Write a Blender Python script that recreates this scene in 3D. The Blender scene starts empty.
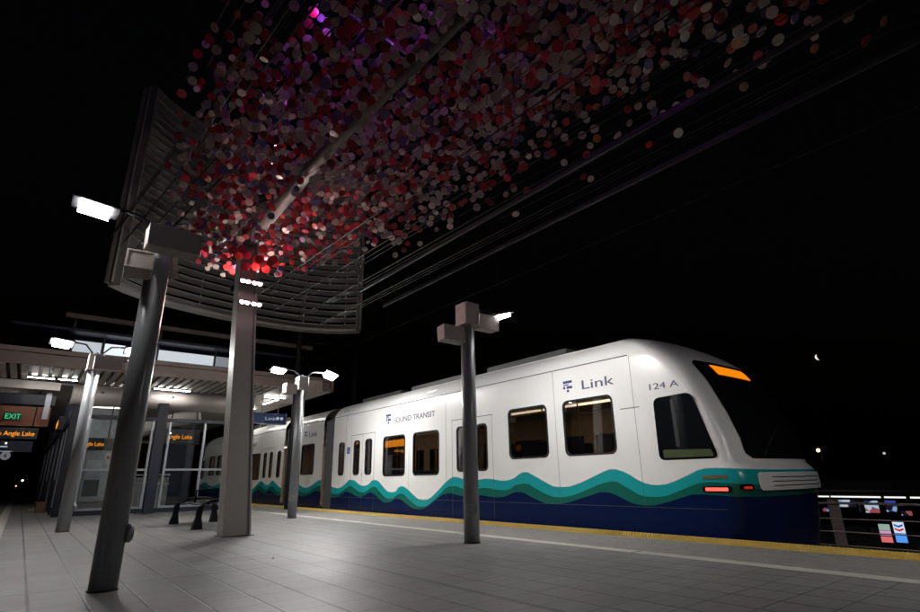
import bpy, bmesh, math, random
from mathutils import Vector, Matrix
from mathutils.geometry import tessellate_polygon
random.seed(7)
S = 0.8            # everything below is laid out in units of the camera height; scaled to metres at the end
sc = bpy.context.scene
col = sc.collection
PI = math.pi

# ------------------------------------------------------------------ node helpers
def new_mat(name):
    m = bpy.data.materials.new(name); m.use_nodes = True
    nt = m.node_tree; nt.nodes.clear()
    out = nt.nodes.new('ShaderNodeOutputMaterial')
    return m, nt, out
class N:
    """tiny expression helper over a node tree"""
    def __init__(s, nt): s.nt = nt
    def node(s, t, **kw):
        n = s.nt.nodes.new(t)
        for k, v in kw.items(): setattr(n, k, v)
        return n
    def link(s, a, b): s.nt.links.new(a, b)
    def set(s, sock, v):
        if hasattr(v, 'links'): s.link(v, sock)
        else: sock.default_value = v
    def m(s, op, a, b=0.0, c=None):
        n = s.node('ShaderNodeMath', operation=op)
        s.set(n.inputs[0], a); s.set(n.inputs[1], b)
        if c is not None: s.set(n.inputs[2], c)
        return n.outputs[0]
    def mix(s, f, a, b):
        n = s.node('ShaderNodeMix', data_type='RGBA')
        s.set(n.inputs[0], f); s.set(n.inputs[6], a); s.set(n.inputs[7], b)
        return n.outputs[2]
    def noise(s, vec, scale, detail=4, rough=.55):
        n = s.node('ShaderNodeTexNoise'); n.inputs['Scale'].default_value = scale
        n.inputs['Detail'].default_value = detail; n.inputs['Roughness'].default_value = rough
        s.link(vec, n.inputs['Vector']); return n.outputs[0]
    def maprange(s, v, a, b, c, d):
        n = s.node('ShaderNodeMapRange'); s.set(n.inputs[0], v)
        for i, q in enumerate((a, b, c, d)): n.inputs[i+1].default_value = q
        return n.outputs[0]
def rgb(c): return (c[0], c[1], c[2], 1)
MATS = {}
def mat(name, color, rough=.5, metal=0., var=.15, scale=6., bump=0., spec=.5, coat=0., stretch=(1,1,1)):
    if name in MATS: return MATS[name]
    m, nt, out = new_mat(name); n = N(nt)
    p = n.node('ShaderNodeBsdfPrincipled'); n.link(p.outputs[0], out.inputs[0])
    tc = n.node('ShaderNodeTexCoord'); mp = n.node('ShaderNodeMapping')
    mp.inputs['Scale'].default_value = stretch
    n.link(tc.outputs['Object'], mp.inputs[0]); v = mp.outputs[0]
    nz = n.noise(v, scale, 6)
    f = n.maprange(nz, .3, .7, 1-var, 1+var)
    hs = n.node('ShaderNodeHueSaturation'); hs.inputs['Color'].default_value = rgb(color)
    n.link(f, hs.inputs['Value']); n.link(hs.outputs[0], p.inputs['Base Color'])
    r = n.maprange(n.noise(v, scale*3.1, 3), .3, .7, max(.02, rough*.8), min(1, rough*1.25))
    n.link(r, p.inputs['Roughness'])
    p.inputs['Metallic'].default_value = metal
    p.inputs['Specular IOR Level'].default_value = spec
    p.inputs['Coat Weight'].default_value = coat
    if bump:
        b = n.node('ShaderNodeBump'); b.inputs['Strength'].default_value = bump; b.inputs['Distance'].default_value = .02
        n.link(n.noise(v, scale*6, 5), b.inputs['Height']); n.link(b.outputs[0], p.inputs['Normal'])
    MATS[name] = m; return m
def emit(name, color, strength):
    if name in MATS: return MATS[name]
    m, nt, out = new_mat(name); n = N(nt)
    e = n.node('ShaderNodeEmission'); e.inputs[0].default_value = rgb(color); e.inputs[1].default_value = strength
    n.link(e.outputs[0], out.inputs[0]); MATS[name] = m; return m
def glass(name, tint=(.8,.85,.85), refl=.08, rough=.02):
    if name in MATS: return MATS[name]
    m, nt, out = new_mat(name); n = N(nt)
    t = n.node('ShaderNodeBsdfTransparent'); t.inputs[0].default_value = rgb(tint)
    g = n.node('ShaderNodeBsdfGlossy'); g.inputs['Roughness'].default_value = rough
    lw = n.node('ShaderNodeLayerWeight'); lw.inputs[0].default_value = .35
    f = n.m('ADD', n.m('MULTIPLY', lw.outputs[0], .6), refl)
    mx = n.node('ShaderNodeMixShader'); n.link(f, mx.inputs[0]); n.link(t.outputs[0], mx.inputs[1]); n.link(g.outputs[0], mx.inputs[2])
    n.link(mx.outputs[0], out.inputs[0]); MATS[name] = m; return m

# ------------------------------------------------------------------ object helpers
def tag(o, label=None, cat=None, group=None, kind=None):
    if label: o['label'] = label
    if cat: o['category'] = cat
    if group: o['group'] = group
    if kind: o['kind'] = kind
    return o
def thing(name, loc, label, cat, group=None):
    o = bpy.data.objects.new(name, None); col.objects.link(o); o.location = loc
    o.empty_display_size = .2
    return tag(o, label, cat, group)
def wloc(o):
    v = Vector((0,0,0))
    while o is not None: v += Vector(o.location); o = o.parent
    return v
class MB:
    def __init__(s): s.bm = bmesh.new()
    def _mi(s, fs, mi, smooth=False):
        for f in fs:
            f.material_index = mi; f.smooth = smooth
    def box(s, lo, hi, mi=0, bev=0., rot=None, piv=None):
        c = [(lo[i]+hi[i])/2 for i in range(3)]; d = [abs(hi[i]-lo[i]) for i in range(3)]
        M = Matrix.Translation(c) @ Matrix.Diagonal((*d, 1))
        if rot is not None:
            pv = Vector(piv if piv is not None else c)
            M = Matrix.Translation(pv) @ rot.to_4x4() @ Matrix.Translation(-pv) @ M
        t = bmesh.new(); bmesh.ops.create_cube(t, size=1.0, matrix=M)
        if bev: bmesh.ops.bevel(t, geom=t.edges[:], offset=min(bev, min(d)*.45), segments=2, affect='EDGES', profile=.6)
        s.merge(t, mi); return s
    def merge(s, t, mi=0, smooth=False):
        vm = {}
        for v in t.verts: vm[v] = s.bm.verts.new(v.co)
        for f in t.faces:
            try: g = s.bm.faces.new([vm[v] for v in f.verts])
            except ValueError: continue
            g.material_index = mi; g.smooth = smooth
        t.free()
    def cyl(s, a, b, r, r2=None, n=16, mi=0, caps=True, smooth=True):
        a = Vector(a); b = Vector(b); d = b-a; r2 = r if r2 is None else r2
        q = d.to_track_quat('Z', 'Y').to_matrix()
        A = [s.bm.verts.new(a + q @ Vector((r*math.cos(2*PI*i/n), r*math.sin(2*PI*i/n), 0))) for i in range(n)]
        B = [s.bm.verts.new(b + q @ Vector((r2*math.cos(2*PI*i/n), r2*math.sin(2*PI*i/n), 0))) for i in range(n)]
        for i in range(n):
            f = s.bm.faces.new((A[i], A[(i+1) % n], B[(i+1) % n], B[i])); f.smooth = smooth; f.material_index = mi
        if caps:
            f = s.bm.faces.new(A[::-1]); f.material_index = mi
            f = s.bm.faces.new(B); f.material_index = mi
        return s
    def tube(s, pts, r, n=8, mi=0):
        pts = [Vector(p) for p in pts]; rings = []
        for k, p in enumerate(pts):
            d = (pts[min(k+1, len(pts)-1)] - pts[max(k-1, 0)]).normalized()
            q = d.to_track_quat('Z', 'Y').to_matrix()
            rr = r[k] if isinstance(r, (list, tuple)) else r
            rings.append([s.bm.verts.new(p + q @ Vector((rr*math.cos(2*PI*i/n), rr*math.sin(2*PI*i/n), 0))) for i in range(n)])
        for A, B in zip(rings, rings[1:]):
            # align ring start
            off = min(range(n), key=lambda o: (A[0].co-B[o].co).length)
            for i in range(n):
                f = s.bm.faces.new((A[i], A[(i+1) % n], B[(i+1+off) % n], B[(i+off) % n])); f.smooth = True; f.material_index = mi
        s.bm.faces.new(rings[0][::-1]).material_index = mi; s.bm.faces.new(rings[-1]).material_index = mi
        return s
    def prism(s, pts, axis, lo, hi, mi=0):
        """polygon pts in the two other axes (in order), extruded along axis from lo to hi"""
        def mk(p, v):
            q = list(p); q.insert(axis, v); return s.bm.verts.new(q)
        A = [mk(p, lo) for p in pts]; B = [mk(p, hi) for p in pts]; n = len(pts)
        for i in range(n):
            s.bm.faces.new((A[i], A[(i+1) % n], B[(i+1) % n], B[i])).material_index = mi
        s.bm.faces.new(A[::-1]).material_index = mi; s.bm.faces.new(B).material_index = mi
        return s
    def grid(s, rows, mi=0, smooth=True, close=False):
        V = [[s.bm.verts.new(p) for p in r] for r in rows]
        for A, B in zip(V, V[1:]):
            m = len(A)
            for i in range(m if close else m-1):
                f = s.bm.faces.new((A[i], A[(i+1) % m], B[(i+1) % m], B[i])); f.smooth = smooth; f.material_index = mi
        return V
    def build(s, name, m, parent=None, label=None, loc=None, fix=True):
        if fix: bmesh.ops.recalc_face_normals(s.bm, faces=s.bm.faces[:])
        me = bpy.data.meshes.new(name)
        o = bpy.data.objects.new(name, me); col.objects.link(o)
        if parent is not None: o.parent = parent; off = wloc(parent)
        else:
            off = Vector(loc) if loc is not None else Vector((0,0,0)); o.location = off
        bmesh.ops.translate(s.bm, verts=s.bm.verts[:], vec=-off)
        s.bm.to_mesh(me); s.bm.free()
        for q in (m if isinstance(m, (list, tuple)) else [m]): me.materials.append(q)
        if label: o['label'] = label
        return o
def copy_tree(o, parent=None):
    c = o.copy(); col.objects.link(c)
    if parent is not None: c.parent = parent
    for ch in list(o.children): copy_tree(ch, c)
    return c
def rrect(x0, x1, y0, y1, r, n=5):
    pts = []
    for cx_, cy_, a0 in ((x1-r, y1-r, 0), (x0+r, y1-r, 90), (x0+r, y0+r, 180), (x1-r, y0+r, 270)):
        for k in range(n+1):
            a = math.radians(a0 + 90*k/n); pts.append((cx_+r*math.cos(a), cy_+r*math.sin(a)))
    return pts
def text(name, body, m, origin, right, up, height, parent, ext=.004, label=None, space=1., width=None, align='LEFT'):
    """lettering as a mesh lying in the plane spanned by right/up; origin = lower left of the line"""
    cu = bpy.data.curves.new('tmp_letters', 'FONT'); cu.body = body; cu.extrude = ext; cu.size = 1.0
    cu.space_character = space; cu.align_x = align
    o = bpy.data.objects.new('tmp_letters', cu); col.objects.link(o)
    dg = bpy.context.evaluated_depsgraph_get(); me = bpy.data.meshes.new_from_object(o.evaluated_get(dg))
    bpy.data.objects.remove(o); bpy.data.curves.remove(cu)
    xs = [v.co.x for v in me.vertices] or [0, 1]
    kh = height/.70; kw = kh if width is None else width/(max(xs)-min(xs))
    right = Vector(right).normalized(); up = Vector(up).normalized(); nn = right.cross(up)
    org = Vector(origin) - (wloc(parent) if parent is not None else Vector((0,0,0)))
    for v in me.vertices:
        c = v.co.copy(); v.co = org + right*(c.x*kw) + up*(c.y*kh) + nn*c.z
    me.name = name; me.materials.clear(); me.materials.append(m)
    ob = bpy.data.objects.new(name, me); col.objects.link(ob)
    if parent is not None: ob.parent = parent
    if label: ob['label'] = label
    return ob

# ------------------------------------------------------------------ materials
M_pole  = mat('grey_pole_paint', (.34,.35,.365), .32, .2, .06, 3, .02, stretch=(1,1,.15))
M_col   = mat('column_paint', (.36,.345,.31), .45, .1, .05, 4, .03)
M_box   = mat('beige_enclosure', (.56,.50,.47), .5, 0, .08, 5, .03)
M_dark  = mat('dark_metal', (.03,.03,.035), .4, .3, .1, 5)
M_rod   = mat('art_rod', (.03,.027,.025), .6, 0, .1, 5, spec=.15)
M_steel = mat('art_steel', (.06,.052,.048), .45, .2, .1, 3)
M_black = mat('black_rubber', (.010,.010,.011), .8, 0, .2, 5)
M_bench = mat('bench_cast_metal', (.006,.006,.007), .6, 0, .1, 5, spec=.15)
M_navy  = mat('navy_paint', (.005,.008,.024), .4, .1, .1, 4)
M_white = mat('white_paint', (.72,.72,.74), .35, 0, .04, 4)
M_silver= mat('silver_mullion', (.36,.38,.42), .35, .5, .05, 4)
M_soff  = mat('soffit_panel', (.52,.48,.45), .5, .1, .08, 2)
M_soff2 = mat('soffit_groove', (.06,.055,.055), .6, .1, .08, 2)
M_fasc  = mat('fascia_metal', (.26,.20,.185), .45, .2, .1, 1.5)
M_tube  = mat('grey_tube_paint', (.48,.44,.42), .4, .1, .05, 2)
M_conc  = mat('concrete', (.27,.26,.25), .8, 0, .15, 3, .25)
M_screen= mat('louvre_aluminium', (.50,.49,.46), .4, .4, .1, 1.5)
M_rail  = mat('railing_paint', (.50,.40,.37), .5, .3, .1, 4)
M_lin   = emit('linear_light', (1,.97,.92), 95)
M_clere = emit('lit_clerestory', (.85,.92,1), 1.3)
M_amber = emit('amber_led', (1,.33,.02), 1.2)
M_amberc= emit('train_amber_sign', (1,.42,.03), 1.3)
M_green = emit('green_exit', (.05,.9,.35), .75)
M_red   = emit('red_marker', (1,.06,.04), 3.5)
M_redd  = emit('red_marker_dim', (1,.05,.04), .35)
M_pink  = emit('pinkish_led', (1,.62,.66), 26)
M_purp  = emit('purple_led', (.8,.3,1), 10)
M_glass = glass('clear_glass', (.92,.95,.96), .03)
M_tglass= glass('tinted_train_glass', (.42,.38,.34), .03)
M_blkgl = mat('black_glass', (.006,.007,.009), .06, 0, .02, 3)

def tile_mat():
    m, nt, out = new_mat('platform_tiles'); n = N(nt)
    p = n.node('ShaderNodeBsdfPrincipled'); n.link(p.outputs[0], out.inputs[0])
    tc = n.node('ShaderNodeTexCoord'); sp = n.node('ShaderNodeSeparateXYZ'); n.link(tc.outputs['Object'], sp.inputs[0])
    x, y = sp.outputs[0], sp.outputs[1]
    def joint(v, org, step, w, every=0, w2=0):
        u = n.m('DIVIDE', n.m('SUBTRACT', v, org*S), step*S)
        d = n.m('MULTIPLY', n.m('ABSOLUTE', n.m('SUBTRACT', n.m('FRACT', n.m('ADD', u, .5)), .5)), step*S)
        return n.m('SUBTRACT', 1, n.maprange(d, w*.5, w, 0, 1)), n.m('FLOOR', u)
    jx, ix = joint(x, .24, .405, .0100); jy, iy = joint(y, 7.17-8.2, .41, .0070)
    jX, _ = joint(x, .24, 3.28, .014); jY, _ = joint(y, 7.17-8.2, 8.2, .014)
    jt = n.m('MAXIMUM', n.m('MAXIMUM', jx, n.m('MULTIPLY', jy, .7)), n.m('MAXIMUM', jX, jY))
    cb = n.node('ShaderNodeCombineXYZ'); n.link(ix, cb.inputs[0]); n.link(iy, cb.inputs[1])
    wn = n.node('ShaderNodeTexWhiteNoise', noise_dimensions='2D'); n.link(cb.outputs[0], wn.inputs[0])
    mp = n.node('ShaderNodeMapping'); mp.inputs['Scale'].default_value = (1.2, 9, 1); n.link(tc.outputs['Object'], mp.inputs[0])
    st = n.noise(mp.outputs[0], 2.2, 5)                      # long streaks along the cut of each tile
    gr = n.noise(tc.outputs['Object'], 60, 4); bl = n.noise(tc.outputs['Object'], .7, 5)
    sp1 = n.noise(tc.outputs['Object'], 9, 6, .65)
    v = n.m('ADD', n.maprange(wn.outputs[0], 0, 1, .88, 1.08), n.maprange(st, .3, .7, -.12, .12))
    v = n.m('ADD', v, n.maprange(gr, .3, .7, -.06, .06)); v = n.m('ADD', v, n.maprange(bl, .3, .7, -.07, .07))
    v = n.m('ADD', v, n.maprange(sp1, .55, .80, 0, -.04))
    vo = n.node('ShaderNodeTexVoronoi'); vo.inputs['Scale'].default_value = 1.3; n.link(tc.outputs['Object'], vo.inputs[0])   # trodden gum spots
    v = n.m('MULTIPLY', v, n.maprange(vo.outputs['Distance'], .018, .034, .62, 1))
    v = n.m('MULTIPLY', v, n.m('SUBTRACT', 1, n.m('MULTIPLY', jt, .94)))
    hs = n.node('ShaderNodeHueSaturation'); hs.inputs['Color'].default_value = (.190,.186,.180,1); n.link(v, hs.inputs['Value'])
    n.link(hs.outputs[0], p.inputs['Base Color'])
    p.inputs['Specular IOR Level'].default_value = .32; r = n.maprange(bl, .3, .7, .42, .58); n.link(r, p.inputs['Roughness'])
    b = n.node('ShaderNodeBump'); b.inputs['Strength'].default_value = .25; b.inputs['Distance'].default_value = .005
    h = n.m('SUBTRACT', n.m('MULTIPLY', n.m('ADD', gr, st), .12), jt); n.link(h, b.inputs['Height']); n.link(b.outputs[0], p.inputs['Normal'])
    return m
M_tile = tile_mat()
M_strip = mat('pale_guide_tiles', (.48,.46,.42), .6, 0, .12, 5, .1)
M_paver = mat('cobbled_paver', (.19,.185,.175), .7, 0, .35, 14, .5)
M_edge  = mat('edge_pavers', (.21,.20,.19), .65, 0, .15, 5, .15)
def yellow_mat():
    m, nt, out = new_mat('yellow_tactile'); n = N(nt)
    p = n.node('ShaderNodeBsdfPrincipled'); n.link(p.outputs[0], out.inputs[0])
    tc = n.node('ShaderNodeTexCoord')
    nz = n.noise(tc.outputs['Object'], 5, 6); fine = n.noise(tc.outputs['Object'], 40, 4)
    c = n.mix(n.maprange(n.m('ADD', nz, n.m('MULTIPLY', fine, .5)), .6, .95, 0, 1), (.70,.50,.12,1), (.58,.41,.10,1))
    n.link(c, p.inputs['Base Color']); p.inputs['Roughness'].default_value = .55
    return m
M_yel = yellow_mat()

# ------------------------------------------------------------------ ground, platform, tracks
def struct(name, mb, m): 
    return tag(mb.build(name, m), kind='structure')
YN, YF = -14, 150
mb = MB(); mb.box((-.12+.0, YN, -.35), (6.78, YF, 0)); struct('platform_floor', mb, M_tile)
mb = MB(); mb.box((6.784, YN, -.35), (7.03, YF, -.002)); mb2 = mb
mb.box((-.36, YN, -.35), (-.124, YF, -.002)); struct('platform_guide_strip', mb, M_strip)
mb = MB(); mb.box((7.034, YN, -.35), (8.47, YF, -.003)); mb.box((-1.7, YN, -.35), (-.364, YF, -.003)); struct('platform_edge_paving', mb, M_edge)
# seams in the pale strip
mb = MB()
for k in range(40):
    mb.box((6.786, -3.15+k*4.0, -.001), (7.028, -3.125+k*4.0, .001))
struct('platform_strip_joints', mb, M_dark)
mb = MB()
mb.box((8.474, YN, -.35), (9.22, YF, 0)); mb.box((-2.45, YN, -.35), (-1.704, YF, 0))
# raised bars of the warning strip, near the camera
for k in range(230):
    y = -2 + k*.055
    for j in range(9):
        x = 8.52 + j*.078
        mb.box((x, y, 0), (x+.035, y+.03, .009))
for k in range(300):
    y = 10.65 + k*.11
    mb.box((8.52, y, 0), (9.18, y+.05, .008))
struct('platform_warning_strip', mb, M_yel)
mb = MB(); mb.box((-2.3, YN, -1.6), (9.1, YF, -.352)); struct('platform_slab', mb, M_conc)
mb = MB(); mb.box((9.104, YN-20, -1.7), (14.2, YF, -.62)); mb.box((-7.4, YN-20, -1.7), (-2.304, YF, -.62)); struct('track_bed', mb, M_conc)
mb = MB()
for xc in (11.05, -4.1):
    for d in (-.9, .9):
        mb.box((xc+d-.05, YN-20, -.62), (xc+d+.05, YF, -.45), bev=.01)
struct('rails', mb, mat('rail_steel', (.2,.17,.15), .35, .9, .2, 3))
mb = MB(); mb.box((-600, -600, -10.2), (900, 900, -9.6)); struct('ground', mb, mat('asphalt_night', (.04,.04,.04), .85, 0, .3, .3))

# ------------------------------------------------------------------ lamp posts
def lamp_post(x, y, h, label, boxes, lums, collar=True, cover=0., flange=False):
    t = thing('lamp_post', (x, y, 0), label, 'lamp post', 'lamp posts on the platform')
    R = .128
    mb = MB(); mb.cyl((x,y,0), (x,y,h), R, n=40); mb.build('pole', M_pole, t)
    mb = MB(); mb.cyl((x,y,0), (x,y,.02), R+.012, n=40); mb.build('base_ring', M_dark, t)
    # round access cover
    a = cover; dx, dy = math.cos(a), math.sin(a)
    c = Vector((x+dx*(R-.02), y+dy*(R-.02), .52)); e = c+Vector((dx,dy,0))*.06
    mb = MB(); mb.cyl(c, e, .095, n=24); mb.cyl(e, e+Vector((dx,dy,0))*.012, .08, n=24)
    o = mb.build('access_cover', M_pole, t)
    for k in range(3):
        mb = MB(); b = e+Vector((-dy*.05*math.cos(k*2.1), dx*.05*math.cos(k*2.1), .05*math.sin(k*2.1)))
        mb.cyl(b+Vector((dx,dy,0))*.01, b+Vector((dx,dy,0))*.018, .009, n=8); mb.build('cover_screw', M_dark, o)
    if collar:
        mb = MB(); mb.box((x-.16,y-.16,h-.42), (x+.16,y+.16,h-.02), bev=.02); mb.box((x-.175,y-.175,h-.44),(x+.175,y+.175,h-.405), bev=.008)
        mb.build('collar', M_box, t)
        mb = MB(); mb.cyl((x,y,h-.02),(x,y,h+.05), .02, n=8); mb.build('cap_bolt', M_silver, t)
    for (x0,x1,y0,y1,z0,z1,ang,tilt) in boxes:
        rot = Matrix.Rotation(math.radians(ang),3,'Z') @ Matrix.Rotation(math.radians(tilt),3,'X')
        cc = Vector((x+(x0+x1)/2, y+(y0+y1)/2, (z0+z1)/2))
        mb = MB(); mb.box((x+x0,y+y0,z0),(x+x1,y+y1,z1), bev=.018, rot=rot, piv=cc)
        b = mb.build('speaker_box', M_box, t)
        mb = MB()
        # raised lip around the speaker face
        lw = .022
        for (a0,a1,b0,b1) in ((x0,x1,z0,z0+lw),(x0,x1,z1-lw,z1),(x0,x0+lw,z0+lw,z1-lw),(x1-lw,x1,z0+lw,z1-lw)):
            mb.box((x+a0,y+y0-.012,b0),(x+a1,y+y0+.004,b1), rot=rot, piv=cc)
        mb.build('face_rim', M_box, b)
        mb = MB(); e = .6 if x0 < 0 else .25
        px_ = x+(x0 if abs(x0) < abs(x1) else x1)
        mb.cyl((px_, y, (z0+z1)/2), (cc.x, cc.y, cc.z), .028, n=8); mb.build('bracket', M_dark, b)
    if flange:
        mb = MB(); mb.box((x+.14,y-.05,h-.62),(x+.20,y+.05,h-.34), bev=.01, rot=Matrix.Rotation(-.12,3,'Y'))
        mb.box((x+.06,y-.04,h-.36),(x+.22,y+.04,h-.32), bev=.01)
        mb.build('mounting_plate', M_box, t)
    for (dxl, dyl, z, w, d, power, tx, ty) in lums:
        sg = 1 if dxl > 0 else -1
        mb = MB(); mb.tube([(x,y,h-.1),(x+dxl*.35,y+dyl*.35,z+.03),(x+dxl*.75,y+dyl*.75,z+.06)], .022, n=8)
        arm = mb.build('arm', M_dark, t)
        rot = Matrix.Rotation(-tx*sg,3,'Y') @ Matrix.Rotation(-ty,3,'X'); cc = Vector((x+dxl,y+dyl,z))
        mb = MB(); mb.box((cc.x-w/2,cc.y-d/2,z),(cc.x+w/2,cc.y+d/2,z+.05), bev=.015, rot=rot, piv=cc)
        for k in range(7):
            yy = cc.y-d*.35+k*d*.7/6
            mb.box((cc.x-w*.4,yy-.005,z+.05),(cc.x+w*.4,yy+.005,z+.075), rot=rot, piv=cc)
        lum = mb.build('luminaire', M_dark, t)
        mb = MB(); mb.box((cc.x-w*.33,cc.y-d*.36,z-.055),(cc.x+w*.33,cc.y+d*.36,z-.003), rot=rot, piv=cc)
        mb.build('diffuser', emit('lamp_diffuser_%d'%power, (1,.985,.96), power), lum)
    return t
h1, h2, h3, h4 = 3.62, 4.1, 4.1, 4.1
lamp_post(.83, 6.85, 3.98, 'thickest grey lamp post, a wide beige box across its top, one glaring lamp',
          [(-.20,.36,-.36,-.17,3.56,3.84,4,-8), (-.34,-.06,-.20,.0,3.27,3.54,-8,-22)], [(-.72,.0,4.02,.46,.34,60,.10,0)], False, .1, True)
lamp_post(.93, 15.8, 4.1, 'grey post beside the navy framed shelter, two lit lamps, reddish box',
          [(-.05,.55,-.36,-.17,3.68,4.0,0,0)], [(-.75,0,4.28,.5,.36,330,.1,.3),(.78,0,4.28,.46,.36,230,.1,.3)], True, .1)
lamp_post(6.34, 16.0, 4.12, 'grey post behind the square column, two lit lamps above the train articulation',
          [(.20,.66,-.10,.16,3.70,4.02,-20,0),(-.55,-.2,-.1,.12,3.55,3.85,10,0)], [(-.76,0,4.24,.5,.36,260,.1,.2),(.93,0,4.25,.46,.36,1050,-.30,.35)], True, -2.2)
lamp_post(5.99, 7.35, 4.12, 'grey post standing alone before the train windows, one lit lamp and two beige boxes',
          [(.19,.66,-.12,.10,3.66,3.94,0,0), (-.62,-.14,-.10,.10,3.32,3.60,0,-6)], [(.80,0,4.02,.52,.40,330,.32,0)], True, -2.2)
# the row of posts goes on behind the viewpoint
lamp_post(5.99, -1.3, 4.12, 'grey lamp post behind the viewpoint on the train side, one lit lamp',
          [(.19,.66,-.12,.10,3.66,3.94,0,0)], [(.80,0,4.02,.52,.40,330,.32,0)], True, -2.2)

# ------------------------------------------------------------------ square column with its floodlights
ct = thing('square_column', (3.5, 11.75, 0), 'square grey beige steel column with two pinkish floodlights near its top', 'column')
mb = MB(); 
def ring(cx_, cy_, w, d, z): return [(cx_-w,cy_-d,z),(cx_+w,cy_-d,z),(cx_+w,cy_+d,z),(cx_-w,cy_+d,z)]
rows = [ring(3.51+(3.12-3.51)*z/6.3, 11.78+.0*z, .245-.014*z, .16-.005*z, z) for z in (0, 3, 7.6)]
V = mb.grid(rows, close=True, smooth=False); mb.bm.faces.new(V[-1])
mb.build('shaft', M_col, ct)
# projecting flange edges make the two tone look of the shaft
mb = MB()
for sg in (-1, 1):
    pts = []
    for z in (0.0, 3, 7.6):
        cx_ = 3.51+(3.12-3.51)*z/6.3; w = .245-.014*z
        pts.append([(cx_+sg*(w+.004)-.02, 11.78-.2+.005*z, z), (cx_+sg*(w+.004)+.02, 11.78-.2+.005*z, z),
                    (cx_+sg*(w+.004)+.02, 11.78+.2-.005*z, z), (cx_+sg*(w+.004)-.02, 11.78+.2-.005*z, z)])
    mb.grid(pts, close=True, smooth=False)
mb.build('flange', M_col, ct)
mb = MB(); mb.box((3.2,11.5,0),(3.82,12.06,.012), bev=.004); mb.build('base_plate', M_dark, ct)
for zz in (5.2, 4.72):
    cx_ = 3.51-.062*zz+.02
    mb = MB(); mb.box((cx_-.24,11.42,zz-.07),(cx_+.24,11.56,zz+.05), bev=.02, rot=Matrix.Rotation(.25,3,'X'))
    f = mb.build('floodlight', M_dark, ct)
    for k in range(4):
        mb = MB(); xx = cx_-.175+k*.112+(.02 if k > 1 else -.01)
        mb.cyl((xx,11.43,zz-.02),(xx,11.405,zz-.01), .048, n=14); mb.build('led_lens', M_pink, f)

mb = MB(); mb.box((2.95,11.99,5.1),(3.45,12.13,5.24), bev=.02); f = mb.build('floodlight', M_dark, ct, label='unseen floodlight added on the back of the shaft')  # unseen fixture, added to go with the fill light on the louvred screen
for k in range(4):
    mb = MB(); mb.cyl((3.02+k*.115,12.12,5.19),(3.02+k*.115,12.145,5.2),.04,n=12); mb.build('led_lens', M_pink, f)

# ------------------------------------------------------------------ hanging art of painted discs
art = thing('hanging_disc_sculpture', (3.12, 11.7, 6.3), 'huge cloud of small red, pink and white discs strung on rods overhead', 'sculpture')
D = Vector((-.10, .995, 0)).normalized(); DX = Vector((D.y, -D.x, 0))
disc_cols = {
 'pale': (.46,.38,.35), 'pale_b': (.36,.29,.28), 'pinkish': (.36,.21,.22), 'dark_red': (.28,.012,.02), 'crimson': (.42,.008,.04),
 'scarlet': (.5,.02,.02), 'orange': (.32,.12,.04), 'violet': (.10,.07,.20), 'maroon': (.13,.012,.02)}
dm = {k: mat('disc_'+k, v, .42, 0, .10, 20) for k, v in disc_cols.items()}
wts = [('pale',22),('pale_b',24),('pinkish',14),('dark_red',16),('crimson',12),('scarlet',3),('orange',2),('violet',7),('maroon',9)]
dkeys = [k for k,_ in wts]; dws = [w for _,w in wts]
CAMP = Vector((0,0,1.0))
Rm = Matrix(((0.78958,0.18,0.59),(-0.62,0.25,0.75),(-0.02,-0.95,0.31)))   # replaced below with exact numbers
vY = Vector((20-460, 486-306, 532.)); vZ = Vector((433-460, -1332-306, 532.))
Zc = vZ.normalized(); Yc = (vY.normalized()); Yc = (Yc - Zc*Yc.dot(Zc)).normalized(); Xc = Yc.cross(Zc)
# camera axes in world coordinates (right, down, forward)
right = Vector((Xc.x, Yc.x, Zc.x)); down = Vector((Xc.y, Yc.y, Zc.y)); fwd = Vector((Xc.z, Yc.z, Zc.z))
def size_in_view(p):
    d = p-CAMP; z = d.dot(fwd)
    if z < .5: return 0
    u = 460+532*d.dot(right)/z; v = 306+532*d.dot(down)/z
    if u < -15 or u > 935 or v < -15 or v > 400: return 0
    return 1/d.length
def cloud_low(x, y):      # underside of the cloud
    r = math.hypot(x-3.2, y-11.2)
    z = 5.45 + .32*min(r, 2.6)
    z += .10*math.sin(x*1.7+y*.9)
    return z
def cloud_high(x, y): return 8.3 + .3*math.sin(x*1.1+.4) - .10*max(0, y-9)
discs = []
x = .75
rods = []
ri = 0
while x < 8.3:
    for lev in range(9):
        z = 5.6 + lev*.36 + random.uniform(-.1,.1)
        xr = x + (.12 if lev % 2 else 0) + random.uniform(-.04,.04)
        y = -1.5 + random.random()*.4
        ys = []
        while y < 15.5:
            # plan outline of the cloud, a leaf shape narrowing towards the column
            xa = xr - .10*y*.6
            wl = .95 + (.0 if y < 9 else (y-9)*.18); wr = 7.9 - max(0, y-1)*.10 - (.55*(y-11) if y > 11 else 0)
            lo = cloud_low(xa, y); hi = cloud_high(xa, y)
            if wl < xa < wr and lo < z < hi and y < 14.2:
                e = min((xa-wl)/1.4, (wr-xa)/2.2, 1); dens = .09+.60*max(0,e)
                if xa < 2.2 and y < 7.5: dens *= .35
                dens *= 1.0 if z > lo+.5 else .8
                if random.random() < dens: ys.append(y)
            y += .215*random.uniform(.7,1.4)
        if ys: rods.append((xr, z, min(ys)-.5, max(ys)+.5))
        for y in ys:
            discs.append(Vector((xr-.10*y*.6+random.uniform(-.04,.04), y, z+random.uniform(-.06,.06))))
    x += .205
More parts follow.
